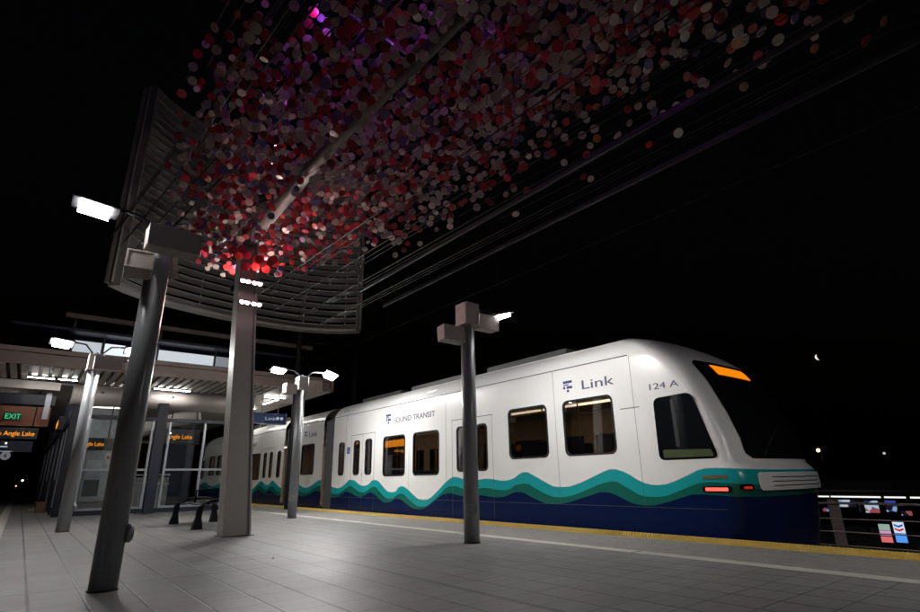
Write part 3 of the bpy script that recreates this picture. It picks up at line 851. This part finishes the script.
# ------------------------------------------------------------------ station canopy
FY = 22.0; ZS = 4.74; XL, XR = -2.6, 10.1
cp = thing('station_canopy', (3.5,30,4.7), 'long grey station canopy with grooved soffit and lit windows above its fascia', 'canopy')
mb = MB(); mb.box((XL-3,FY,ZS+.02),(XR,FY+.12,ZS+.16), bev=.01); mb.box((XL-3,FY+.10,ZS+.17),(XR-.1,FY+.2,ZS+.42)); mb.box((XL-3,FY-.04,ZS+.43),(XR,FY+.1,ZS+.58), bev=.01)
mb.build('fascia', M_fasc, cp)
mb = MB()
x = XL-3; k = 0
while x < 7.9:
    mb.box((x,FY+.14,ZS),(x+.17,25.2,ZS+.06)); x += .29
mb.build('soffit_slats', M_soff, cp)
mb = MB(); mb.box((XL-3,FY+.13,ZS+.10),(XR,60,ZS+.14)); mb.build('soffit_backing', M_soff2, cp)
mb = MB(); mb.box((7.9,FY+.14,ZS),(XR,60,ZS+.08)); mb.box((XL-3,25.9,ZS),(7.89,60,ZS+.08)); mb.build('soffit_panels', M_soff, cp)
mb = MB(); mb.box((XR+.002,FY-.04,ZS),(XR+.06,60,ZS+.58)); mb.build('side_fascia', M_fasc, cp)
mb = MB(); mb.cyl((.95,25.45,ZS-.40),(7.6,25.45,ZS-.40), .38, n=32); mb.build('round_beam', M_tube, cp)
for xx in (1.9,4.4,6.9):
    mb = MB(); mb.cyl((xx,25.05,ZS-.30),(xx,25.085,ZS-.30),.045,n=12); mb.build('beam_plug', M_dark, cp)
mb = MB(); mb.box((XL-3,25.3,ZS-.32),(.55,25.8,ZS-.01), bev=.02); mb.build('edge_beam', M_tube, cp)
# lit clerestory above the fascia
for k, (a,b,st) in enumerate(((.6,1.45,.6),(1.55,2.45,1.05),(2.52,3.25,1.05),(3.32,5.35,.7),(5.42,6.6,.25))):
    mb = MB(); mb.box((a,FY+1.2,ZS+.84),(b,FY+1.24,ZS+1.24)); mb.build('clerestory_pane', emit('clerestory_light_%d'%k,(.85,.92,1),st), cp)
for xx in (1.5,2.485,3.285,5.385,6.64):
    mb = MB(); mb.box((xx-.03,FY+1.1,ZS+.58),(xx+.03,FY+1.3,ZS+1.40)); mb.build('clerestory_post', M_dark, cp)
mb = MB(); mb.box((-1.2,FY+.4,ZS+1.40),(8.9,FY+6,ZS+1.50), bev=.02); mb.build('upper_roof', M_navy, cp)
mb = MB(); mb.box((.2,FY+.3,ZS+1.84),(9.2,FY+.42,ZS+2.0), bev=.01); mb.build('upper_edge_beam', mat('brown_beam',(.10,.075,.07),.6), cp)
for xx in (.5,3.2,5.9,8.6):
    mb = MB(); mb.cyl((xx,FY+.44,ZS+1.5),(xx,FY+.44,ZS+1.86),.05,n=8); mb.build('stub_post', M_dark, cp)
lin = [((-.45,24.1),(.95,24.1)),((8.0,24.4),(8.9,24.4)),((1.6,29),(2.7,29)),((2.0,33),(3.4,33)),((2.1,37),(3.0,37)),((9.0,29),(9.0,31)),((5.6,31),(6.4,31)),((3.6,24.6),(4.9,24.6)),((4.0,27.5),(5.0,27.5)),((2.0,26.0),(3.0,26.0)),((8.8,25),(8.8,27)),((6.6,34),(7.2,34)),((-1.8,31),(-.6,31))]
for (a,b) in lin:
    lo = (min(a[0],b[0])-.03,min(a[1],b[1])-.03,ZS-.06); hi = (max(a[0],b[0])+.03,max(a[1],b[1])+.03,ZS-.012)
    mb = MB(); mb.box(lo,hi,bev=.005); f = mb.build('linear_light', M_dark, cp)
    mb = MB(); mb.box((lo[0]+.01,lo[1]+.005,ZS-.075),(hi[0]-.01,hi[1]-.005,ZS-.062)); mb.build('light_tube', M_lin, f)
mb = MB(); mb.cyl((.35,24.0,ZS-.06),(.35,24.0,ZS),.09,n=14); mb.cyl((.35,24.0,ZS-.13),(.35,24.0,ZS-.06),.06,n=12); mb.build('ceiling_camera', M_dark, cp)
# posts carrying the canopy further back
for (xx,yy) in ((1.15,30),(1.15,40),(1.15,50),(6.4,30),(6.4,40),(6.4,50)):
    mb = MB(); mb.box((xx-.14,yy-.14,0),(xx+.14,yy+.14,ZS), bev=.01); mb.build('canopy_post', M_navy, cp)

# ------------------------------------------------------------------ glazed shelter below the canopy
sh = thing('glass_shelter', (3.8,23,0), 'navy framed glass windscreen across the platform under the canopy', 'shelter')
GY = 23.0
mb = MB(); mb.box((1.25,GY-.06,.02),(6.6,GY+.06,.17), bev=.01); mb.build('sill', M_navy, sh)
mb = MB(); mb.box((1.25,GY-.07,3.22),(6.6,GY+.07,3.36), bev=.01); mb.build('head_rail', M_navy, sh)
for (xx,w) in ((1.34,.10),(3.76,.17),(6.52,.10)):
    mb = MB(); mb.box((xx-w,GY-.13,0),(xx+w,GY+.13,3.9 if w > .12 else 3.3), bev=.01); mb.build('post', M_navy, sh)
for xx in (1.55,3.50,4.08,5.32,6.28):
    mb = MB(); mb.box((xx-.035,GY-.075,.17),(xx+.035,GY+.05,3.22)); mb.build('mullion', M_silver, sh)
for (a,b) in ((1.585,3.465),(4.115,5.285),(5.355,6.245)):
    mb = MB(); mb.box((a,GY-.07,1.46),(b,GY+.04,1.53)); mb.build('mid_rail', M_silver, sh)
    for (z0,z1) in ((.17,1.46),(1.53,3.22)):
        mb = MB(); mb.box((a,GY-.006,z0),(b,GY+.006,z1)); mb.build('pane', M_glass, sh)
    mb = MB(); mb.box((a,GY-.02,.175),(b,GY+.03,.24)); mb.build('lower_bead', M_silver, sh)

# side screen running back along the platform
ss = thing('side_windscreen', (1.15,34,0), 'dark navy glazed screen wall running back along the platform', 'windscreen')
for k, yy in enumerate((23.35,25.4,29.0,33.5,38.5,44.5,52.0)):
    mb = MB(); mb.box((.98,yy-.16,0),(1.22,yy+.16,3.7), bev=.01); mb.build('post', M_navy, ss)
    if k < 6:
        mb = MB(); mb.box((.94,yy+.2,1.2 if k % 2 else .3),(.975,yy+.34,2.9)); mb.build('edge_strip', M_silver, ss)
ys = (23.35,25.4,29.0,33.5,38.5,44.5,52.0)
for a,b in zip(ys,ys[1:]):
    mb = MB(); mb.box((1.06,a+.16,.2),(1.08,b-.16,3.2)); mb.build('pane', M_glass, ss)
    mb = MB(); mb.box((1.0,a+.16,.02),(1.16,b-.16,.2)); mb.build('rail', M_navy, ss)
    mb = MB(); mb.box((1.0,a+.16,3.2),(1.16,b-.16,3.4)); mb.build('rail', M_navy, ss)
# amber board on the side screen
sb = thing('side_message_board', (.9,25,3.0), 'narrow amber message board seen edge on beside the shelter', 'sign')
mb = MB(); mb.box((.72,25.6,3.02),(.90,27.2,3.5), bev=.01); mb.build('housing', M_dark, sb)
text('amber_letters','Welcome to Angle Lake', M_amber,(.714,27.15,3.16),(0,-1,0),(0,0,1),.22,sb,width=1.5)

# things behind the glass
tv = thing('ticket_machine', (2.4,28.0,0), 'tall grey ticket machine cabinet with a small red notice behind the glass', 'ticket machine')
mb = MB(); mb.box((1.95,28,0),(2.9,28.8,2.55), bev=.03); mb.build('cabinet', mat('cabinet_grey',(.42,.43,.44),.4,.3), tv)
mb = MB(); mb.box((2.05,27.985,1.35),(2.6,27.998,2.0)); mb.build('screen_panel', mat('pale_panel',(.6,.6,.6),.3), tv)
mb = MB(); mb.box((2.05,27.985,.55),(2.6,27.998,1.2)); mb.build('lower_panel', mat('cabinet_dark',(.12,.12,.13),.4), tv)
mb = MB(); mb.box((2.66,27.98,1.85),(2.86,27.998,2.3)); n_ = mb.build('notice', mat('pale_panel',(.6,.6,.6),.3), tv)
mb = MB(); mb.cyl((2.76,27.978,2.1),(2.76,27.975,2.1),.07,n=16); mb.build('red_roundel', mat('notice_red',(.5,.03,.03),.4), n_)
ev = thing('lift_tower', (2.6,33,0), 'grey glazed lift tower under the canopy', 'lift')
mb = MB(); mb.box((1.5,32,0),(3.5,34.5,4.6), bev=.02); mb.build('shaft', mat('lift_grey',(.30,.32,.34),.4,.2), ev)
mb = MB(); mb.box((1.7,31.97,.1),(3.3,31.995,2.6)); mb.build('door', mat('lift_door',(.2,.21,.22),.3,.6), ev)
for xx in (1.6,2.1,3.0):
    mb = MB(); mb.box((xx,31.9,0),(xx+.08,31.965,3.3)); mb.build('frame_bar', M_dark, ev)
lw_ = thing('stair_parapet', (4.0,26.5,0), 'low concrete stair parapet with handrail behind the glass', 'parapet')
mb = MB(); mb.box((3.3,26.2,0),(4.9,26.45,1.25), bev=.02); mb.box((1.6,25.9,0),(3.3,26.1,.42), bev=.01); mb.build('wall', M_conc, lw_)
mb = MB(); mb.tube([(3.35,26.1,1.35),(4.9,26.1,1.35)], .03, n=8); mb.tube([(3.35,26.1,1.0),(4.9,26.1,1.0)], .02, n=8); mb.build('handrail', M_silver, lw_)
db = thing('dark_kiosk', (5.4,29,0), 'dark navy information kiosk behind the glass under the amber board', 'kiosk')
mb = MB(); mb.box((5.15,29,0),(6.3,30.2,2.9), bev=.02); mb.build('body', M_navy, db)
mb = MB(); mb.box((5.0,28.9,2.9),(6.5,30.3,3.0), bev=.02); mb.build('top', M_dark, db)
dc = thing('round_duct', (5.0,30,3.9), 'pale round duct slanting under the canopy behind the glass', 'duct')
mb = MB(); mb.tube([(2.6,31,2.6),(3.6,30,3.2),(4.8,29.2,3.75),(6.3,28.6,4.2)], .32, n=20); mb.build('pipe', M_tube, dc)

def board(x0,x1,y,z0,z1,txt,label,w,name='message_board', h=.2, x_t=None):
    t = thing(name, ((x0+x1)/2,y,z0), label, 'sign')
    mb = MB(); mb.box((x0,y,z0),(x1,y+.22,z1), bev=.015); mb.build('housing', M_dark, t)
    for xx in (x0+.2,x1-.2):
        mb = MB(); mb.cyl((xx,y+.1,z1),(xx,y+.1,ZS),.025,n=8); mb.build('hanger', M_dark, t)
    text('amber_letters', txt, M_amber, (x0+.08 if x_t is None else x_t,y-.003,z0+(z1-z0-h)/2),(1,0,0),(0,0,1),h,t,width=w)
    return t
board(4.5,5.9,26.2,2.62,3.25,'Angle Lake','amber message board behind the glass between mullions',1.0,h=.18)
board(1.55,2.75,27.0,2.35,2.85,'Angle Lake','amber message board behind the glass above the ticket machine',.8,h=.15)
board(-2.0,.18,26.0,2.66,3.06,'Welcome to Angle Lake','amber message board hanging under the lit exit panel at the platform end',2.0,h=.16)
ex = thing('exit_sign', (-.7,26.05,3.1), 'green lit exit sign on an orange lit brown panel', 'sign')
mb = MB(); mb.box((-2.6,26.1,3.14),(.42,26.3,3.86), bev=.01); mb.build('panel', mat('rust_panel',(.22,.07,.03),.5), ex)
mb = MB(); mb.box((-.95,26.02,3.33),(-.42,26.09,3.62), bev=.01); mb.build('sign_box', M_dark, ex)
text('exit_letters','EXIT', M_green,(-.91,26.015,3.38),(1,0,0),(0,0,1),.19,ex,width=.45)
nb = thing('overhead_navy_sign', (-1,26,2.2), 'dark navy overhead sign with small white marks and a pale lower edge', 'sign')
mb = MB(); mb.box((-2.4,26.0,2.2),(.1,26.12,2.58), bev=.01); mb.build('panel', M_navy, nb)
mb = MB(); mb.box((-2.4,25.985,2.2),(-.45,25.998,2.225)); mb.build('lower_edge', emit('dim_edge',(.75,.8,.95),.35), nb)
mb = MB(); mb.cyl((-.68,25.99,2.5),(-.68,25.997,2.5),.035,n=10); mb.build('lamp_dot', emit('white_dot',(1,1,1),1.5), nb)
cs_ = thing('round_track_sign', (-.6,26,1.9), 'small round pale sign with the number 4 in the dark opening', 'sign')
mb = MB(); mb.cyl((-.62,26,2.06),(-.62,26.03,2.06),.15,n=24); mb.build('disc_plate', emit('pale_sign',(.75,.75,.8),.18), cs_)
text('number','4', M_black,(-.69,25.995,1.975),(1,0,0),(0,0,1),.17,cs_)
mb = MB(); mb.box((-.63,26.01,2.2),(-.61,26.03,2.22)); mb.cyl((-.62,26.02,2.19),(-.62,26.02,2.25),.01,n=6); mb.build('hanger', M_dark, cs_)
# dark portal beam overhead at left
pb = thing('portal_beam', (-2,27,3.9), 'dark navy beam crossing above the exit panel', 'beam')
mb = MB(); mb.box((-6,25.95,3.92),(.5,26.35,4.32), bev=.01); mb.build('beam_body', M_navy, pb)
mb = MB(); mb.box((.18,25.9,3.4),(.36,25.94,4.4)); mb.build('end_strip', M_silver, pb)
# planter / box low by the side screen, small yellow warning tiles
yb = MB(); yb.box((.45,31.0,0),(1.0,32.5,.006)); struct('stair_warning_tiles', yb, M_yel)
bx = thing('low_brown_box', (.8,27,0), 'low brown box at the foot of the side screen', 'box')
mb = MB(); mb.box((.62,27.6,0),(.94,28.6,.34), bev=.02); mb.build('box_body', mat('brown_box',(.2,.12,.07),.7), bx)
mb = MB(); mb.box((.6,27.58,.34),(.96,28.62,.38), bev=.01); mb.build('lid', mat('brown_box',(.2,.12,.07),.7), bx)

# hanging blue platform sign right of the column
hs_ = thing('hanging_platform_sign', (7.9,22.5,3.3), 'blue hanging platform sign with white lettering right of the square column', 'sign')
mb = MB(); mb.box((6.9,22.5,3.30),(8.33,22.62,3.72), bev=.01); mb.build('panel', mat('sign_blue',(.03,.06,.17),.3), hs_)
for (a,b,c,d) in ((6.9,3.27,8.35,3.30),(8.33,3.27,8.36,3.74)):
    mb = MB(); mb.box((a,22.48,b),(c,22.64,d)); mb.build('frame_edge', M_silver, hs_)
for xx in (7.3,8.0):
    mb = MB(); mb.cyl((xx,22.56,3.72),(xx,22.56,ZS),.02,n=8); mb.build('hanger', M_silver, hs_)
mb = MB(); mb.box((-.86,25.985,2.36),(-.62,25.998,2.40)); mb.build('small_white_mark', emit('sign_letter_white',(.8,.85,1),.5), nb)
M_sw = emit('blue_sign_letters',(.75,.82,1),.45)
text('sign_letters','Link', M_sw,(7.45,22.495,3.44),(1,0,0),(0,0,1),.13,hs_,width=.45)
for xx in (8.15,7.98):
    mb = MB(); mb.cyl((xx,22.49,3.52),(xx,22.497,3.52),.065,n=16); mb.build('sign_symbol', M_sw, hs_)

# ------------------------------------------------------------------ far railing across the track
rl = thing('track_railing', (13.6,5,-.6), 'brown metal railing with flat post and thin wires beyond the track', 'railing')
for yy in (-2.8,.88,4.56,8.24,11.9,15.6):
    mb = MB(); mb.box((13.52,yy-.10,-.62),(13.60,yy+.10,.47), bev=.01); mb.build('post', M_rail, rl)
mb = MB(); mb.box((13.48,-8,.37),(13.52,50,.42), bev=.01); mb.build('top_rail', M_rail, rl)
for zz in (.09,-.16,-.42):
    mb = MB(); mb.cyl((13.50,-8,zz),(13.50,50,zz),.012,n=6); mb.build('wire', M_rail, rl)
# catenary
cm = thing('catenary_mast', (14.0,27.5,-.6), 'thin dark overhead line mast standing behind the train roof', 'mast')
mb = MB(); mb.cyl((14.0,27.5,-.6),(14.0,27.5,10.2),.16,.12,n=12); mb.build('mast_pole', M_dark, cm)
mb = MB(); mb.tube([(14.0,27.5,8.6),(11.05,27.5,8.2)],.05,n=8); mb.build('cantilever', M_dark, cm)
mb = MB(); mb.tube([(14.0,27.5,7.0),(11.05,27.5,7.0),(11.05,27.5,8.2)],.03,n=8); mb.build('registration_arm', M_dark, cm)
ow = MB()
for zz in (7.0,8.16): ow.cyl((11.05,-30,zz),(11.05,120,zz),.014,n=6)
for k in range(20): ow.cyl((11.05,-30+k*7,7.0),(11.05,-30+k*7,8.16),.006,n=4)
tag(ow.build('overhead_wire', M_rod, loc=(11.05,0,7)), 'pair of thin contact wires strung above the track', 'wire')

# ------------------------------------------------------------------ filling station far below, beyond the track
def far(d, r):   # point at distance factor
    return Vector(r)*d
gs = thing('filling_station', (118,22,-9.6), 'distant filling station with a long white lit canopy edge and shop windows', 'filling station')
# canopy runs roughly along y at x = 118
G = Vector((118,0,0)); 
def yat(px_):  # y on the plane x=118 seen at image column px_ near the horizon
    # direction (right, fwd)
    d = fwd*532 + right*(px_-460) + down*(497-306); return 118*d.y/d.x
def zat(px_, py_, X=118.):
    d = fwd*532 + right*(px_-460) + down*(py_-306); return 1+X*d.z/d.x
GX = 118.; ya, yb_ = 26.0, 44.5
zc_ = -3.35
mb = MB(); mb.box((GX,8,zc_),(GX+14,45,zc_+1.0)); mb.build('canopy', mat('far_canopy',(.05,.05,.05),.6), gs)
ysg = [8.0,22.4,27.8,37.2,39.4,44.6]
M_fl = emit('canopy_light_edge',(1,1,.95),1.1)
for a,b in ((12.0,28.1),(28.7,31.7),(32.2,39.8),(40.1,44.5)):
    mb = MB(); mb.box((GX-.1,a,zc_+.05),(GX-.02,b,zc_+.30)); mb.build('light_edge', M_fl, gs)
for yy in (20,28.4,36.4):
    mb = MB(); mb.cyl((GX+4,yy,-9.6),(GX+4,yy,zc_),.3,n=10); mb.build('canopy_column', MATS['far_canopy'], gs)
def shop_mat():
    m, nt, out = new_mat('lit_shop_window'); n = N(nt)
    e = n.node('ShaderNodeEmission'); n.link(e.outputs[0], out.inputs[0])
    tc = n.node('ShaderNodeTexCoord'); mp = n.node('ShaderNodeMapping'); mp.inputs['Scale'].default_value = (1,.9,1.3); n.link(tc.outputs['Object'], mp.inputs[0])
    vo = n.node('ShaderNodeTexVoronoi'); vo.inputs['Scale'].default_value = .9; n.link(mp.outputs[0], vo.inputs[0])
    hs = n.node('ShaderNodeSeparateColor'); n.link(vo.outputs['Color'], hs.inputs[0])
    cr = n.node('ShaderNodeValToRGB'); n.link(hs.outputs[0], cr.inputs[0])
    els = cr.color_ramp.elements; els[0].color = (.01,.01,.02,1); els[1].color = (.25,.4,.6,1); els[1].position = .95
    for p_, c_ in ((.3,(.02,.03,.12,1)),(.45,(.45,.6,.75,1)),(.6,(.04,.06,.35,1)),(.72,(.35,.08,.08,1)),(.82,(.5,.6,.7,1))):
        q = els.new(p_); q.color = c_
    cr.color_ramp.interpolation = 'CONSTANT'
    n.link(cr.outputs[0], e.inputs[0]); e.inputs[1].default_value = .8
    return m
M_shop = shop_mat()
mb = MB(); mb.box((GX+20,12,-9.6),(GX+32,54,-3.9)); mb.build('shop', mat('far_wall',(.06,.06,.07),.7), gs)
for (a,b,z0,z1) in ((49.3,51.2,-6.4,-4.6),(46.2,48.6,-6.9,-6.2),(42.2,45.4,-5.9,-4.5),(38.4,41.9,-6.9,-4.6),(35.4,37.2,-6.6,-4.5),(33.2,34.9,-7.2,-6.4),(28,31.5,-6.9,-6.3)):
    mb = MB(); mb.box((GX+19.9,min(a,b),z0),(GX+19.98,max(a,b),z1)); mb.build('shop_window', M_shop, gs)
# price sign and emblem sign on their own pylons, nearer
def far_pt(px_, py_, X):
    d = fwd*532 + right*(px_-460) + down*(py_-306); k = X/d.x; return Vector((X, k*d.y, 1+k*d.z))
PX = 96.
ps = thing('price_pylon', (PX,26.6,-9.6), 'small lit price sign in pale green, pink and red beside the blue pylon', 'sign')
# the sign faces lie in the plane x = PX; given as (y0,y1,z0,z1)
def face(par, y0,y1,z0,z1,c,s,nm='face'):
    mb = MB(); mb.box((PX-.06,y0,z0),(PX-.02,y1,z1)); return mb.build(nm, emit('far_%s_%d'%(nm,int(abs(y0*100+z0*10))),c,s), par)
face(ps,26.0,27.3,-6.75,-5.95,(.45,.65,.55),.6,'price_row'); face(ps,26.0,27.3,-7.4,-6.8,(.8,.45,.7),.7,'brand_row'); face(ps,26.0,27.3,-8.3,-7.55,(.85,.18,.2),.8,'lower_row')
mb = MB(); mb.box((PX,25.95,-8.4),(PX+.5,27.35,-5.85)); mb.build('cabinet', MATS['far_canopy'], ps)
mb = MB(); mb.cyl((PX+.25,26.6,-9.6),(PX+.25,26.6,-8.4),.2,n=8); mb.build('pole', MATS['far_canopy'], ps)
eb = thing('emblem_pylon', (PX,25.0,-9.6), 'lit white and blue pylon sign with a blue chevron over a red chevron', 'sign')
face(eb,24.35,25.6,-7.0,-5.6,(.75,.85,1),.85,'emblem_face')
face(eb,24.35,25.6,-8.2,-7.05,(.10,.35,.95),.9,'blue_face')
for (zc2, c, nm) in ((-6.0,(.01,.10,.45),'blue_chevron'),(-6.5,(.7,.02,.03),'red_chevron')):
    mb = MB(); yc2 = 24.98
    pts = [(yc2+.5,zc2+.16),(yc2,zc2-.06),(yc2-.5,zc2+.16),(yc2-.5,zc2-.08),(yc2,zc2-.32),(yc2+.5,zc2-.08)]
    mb.prism(pts,0,PX-.10,PX-.07); mb.build(nm, emit(nm+'_lit',c,.8), eb)
mb = MB(); mb.box((PX,24.3,-8.3),(PX+.5,25.65,-5.5)); mb.build('cabinet', MATS['far_canopy'], eb)
mb = MB(); mb.cyl((PX+.25,25,-9.6),(PX+.25,25,-8.3),.2,n=8); mb.build('pole', MATS['far_canopy'], eb)
# street lamps far away
def street_lamp(px_, py_, X, c, s, r, label):
    p = far_pt(px_, py_, X)
    t = thing('street_lamp', (p.x,p.y,-9.6), label, 'street lamp', 'distant street lamps')
    mb = MB(); mb.cyl((p.x,p.y,-9.6),(p.x,p.y,p.z+.3),.12,n=8); mb.tube([(p.x,p.y,p.z+.3),(p.x-1.2,p.y+.3,p.z+.5)],.08,n=6); mb.build('pole', M_dark, t)
    mb = MB(); mb.box((p.x-1.7,p.y,p.z),(p.x-1.0,p.y+.5,p.z+.2), bev=.04); h_ = mb.build('lamp_head', M_dark, t)
    mb = MB(); bmesh.ops.create_icosphere(mb.bm, subdivisions=2, radius=r, matrix=Matrix.Translation((p.x-1.4,p.y+.2,p.z-.1))); mb.build('bulb', emit('street_bulb_%d'%px_,c,s), h_)
street_lamp(820.5,450,200.,(1,.55,.18),5,.55,'distant amber street lamp above the lit filling station')
street_lamp(886,453,240.,(.6,.6,.65),.8,.45,'faint distant street lamp over the right end of the filling station')
for k,(px_,py_,X,cc) in enumerate(()): pass
# far lights beyond the platform end, at left
def light_far(px_, py_, Y, c, s, r, label):
    d = fwd*532 + right*(px_-460) + down*(py_-306); q = Y/d.y; p = Vector((q*d.x, Y, 1+q*d.z))
    t = thing('street_lamp', (p.x,p.y,-9.6), label, 'street lamp', 'distant street lamps')
    mb = MB(); mb.cyl((p.x,p.y,-9.6),(p.x,p.y,p.z),.1,n=8); mb.build('pole', M_dark, t)
    mb = MB(); bmesh.ops.create_icosphere(mb.bm, subdivisions=2, radius=r, matrix=Matrix.Translation(p)); mb.build('bulb', emit('far_bulb_%d'%px_,c,s), t)
light_far(22.5,480.5,260,(1,.9,.7),4,.32,'tiny distant white lamp in the dark opening at the platform end')
light_far(16,486,260,(1,.5,.15),2,.25,'tiny distant orange lamp low in the dark opening at the platform end')
# moon: a far ball, its sunlit crescent painted into the emission
dm_ = fwd*532 + right*(818.5-460) + down*(357-306); dm_.normalize(); mp_ = CAMP + dm_*2400
def moon_mat():
    m, nt, out = new_mat('crescent_moon'); n = N(nt)
    e = n.node('ShaderNodeEmission'); g = n.node('ShaderNodeNewGeometry')
    vm = n.node('ShaderNodeVectorMath', operation='DOT_PRODUCT'); n.link(g.outputs['Normal'], vm.inputs[0])
    sd = (-right*.80 + down*.55 + fwd*.95).normalized(); vm.inputs[1].default_value = sd
    n.link(n.maprange(vm.outputs['Value'], .0, .25, 0, .9), e.inputs[1]); e.inputs[0].default_value = (1,.97,.9,1)
    n.link(e.outputs[0], out.inputs[0]); return m
mb = MB(); bmesh.ops.create_icosphere(mb.bm, subdivisions=4, radius=11.5)
bmesh.ops.translate(mb.bm, verts=mb.bm.verts[:], vec=mp_)
for f in mb.bm.faces: f.smooth = True
tag(mb.build('moon', moon_mat(), loc=mp_), 'thin crescent moon in the black sky', 'moon')

# litter specks on the tiles
for (lx,ly,c,l) in ((2.9,7.9,(.03,.03,.03),'tiny dark scrap of litter on the tiles in front of the square column'),(3.2,5.05,(.4,.42,.6),'tiny pale bluish wrapper on the tiles near the middle of the platform')):
    mb = MB(); mb.prism([(lx,ly),(lx+.03,ly+.01),(lx+.035,ly+.03),(lx+.01,ly+.035)],2,.001,.008); tag(mb.build('litter_scrap', mat('litter_%d'%int(lx*10),c,.6), loc=(lx,ly,0)), l, 'litter')

# ------------------------------------------------------------------ scale everything to metres
done = set()
for o in list(sc.objects):
    o.location = o.location*S
    if o.type == 'MESH' and o.data.name not in done:
        done.add(o.data.name); o.data.transform(Matrix.Scale(S,4))

# ------------------------------------------------------------------ lights: the floodlights on the column and in the art, and an added rear fill
def spot(name, loc, aim, e, c, ang, blend=.6, size=.08):
    l = bpy.data.lights.new(name,'SPOT'); l.energy = e; l.color = c; l.spot_size = math.radians(ang); l.spot_blend = blend; l.shadow_soft_size = size
    o = bpy.data.objects.new(name, l); col.objects.link(o); o.location = Vector(loc)*S
    o.rotation_euler = (Vector(aim)-Vector(loc)).to_track_quat('-Z','Y').to_euler()
    return o
spot('column_flood_upper', (3.22,11.38,5.2), (3.2,7.5,7.6), 80, (1,.60,.56), 125)
spot('column_flood_lower', (3.22,11.36,4.74), (3.6,5.6,6.9), 96, (1,.66,.60), 130)
def point(name, loc, e, c, size=.05):
    l = bpy.data.lights.new(name,'POINT'); l.energy = e; l.color = c; l.shadow_soft_size = size
    o = bpy.data.objects.new(name, l); col.objects.link(o); o.location = Vector(loc)*S; return o
for (lx,ly,lz,e) in ((3.3,4.6,8.0,9),(2.4,6.4,8.0,8),(4.3,4.4,8.3,5),(2.6,8.9,8.2,7),(3.7,6.6,8.1,7)):
    point('art_purple_light', (lx,ly,lz), e, (.55,.10,1))
spot('added_rear_fill', (3.22,12.25,5.2), (5.2,20.5,10.0), 150, (1,.86,.80), 115)  # added fill behind the column, brightens the louvred screen
# moonlight and night sky
sun = bpy.data.lights.new('moonlight','SUN'); sun.energy = .004; sun.angle = math.radians(.5); sun.color = (1,.95,.88)
so = bpy.data.objects.new('moonlight', sun); col.objects.link(so); so.rotation_euler = (-dm_).to_track_quat('-Z','Y').to_euler()
w = bpy.data.worlds.new('World'); sc.world = w; w.use_nodes = True
nt = w.node_tree; bg = nt.nodes['Background']
sky = nt.nodes.new('ShaderNodeTexSky'); sky.sky_type = 'NISHITA'; sky.sun_disc = False
sky.sun_elevation = math.radians(-4); sky.sun_rotation = math.radians(200)
nt.links.new(sky.outputs[0], bg.inputs[0]); bg.inputs[1].default_value = .05

# ------------------------------------------------------------------ camera
cam = bpy.data.cameras.new('Camera'); co = bpy.data.objects.new('Camera', cam); col.objects.link(co)
cam.sensor_width = 36; cam.lens = 36*532/920; cam.clip_start = .05; cam.clip_end = 6000
Mx = Matrix((right, -down, -fwd)).transposed().to_4x4(); Mx.translation = Vector((0,0,1.0))*S
co.matrix_world = Mx; sc.camera = co
sc.view_settings.view_transform = 'Standard'; sc.view_settings.look = 'None'
sc.view_settings.exposure = 0; sc.view_settings.gamma = 1; sc.view_settings.use_curve_mapping = False
sc.render.engine = 'CYCLES'
sc.cycles.use_denoising = True
try: sc.cycles.denoiser = 'OPENIMAGEDENOISE'
except Exception: pass
sc.cycles.max_bounces = 8; sc.cycles.transparent_max_bounces = 16
sc.cycles.sample_clamp_indirect = 6
sc.cycles.caustics_reflective = False; sc.cycles.caustics_refractive = False
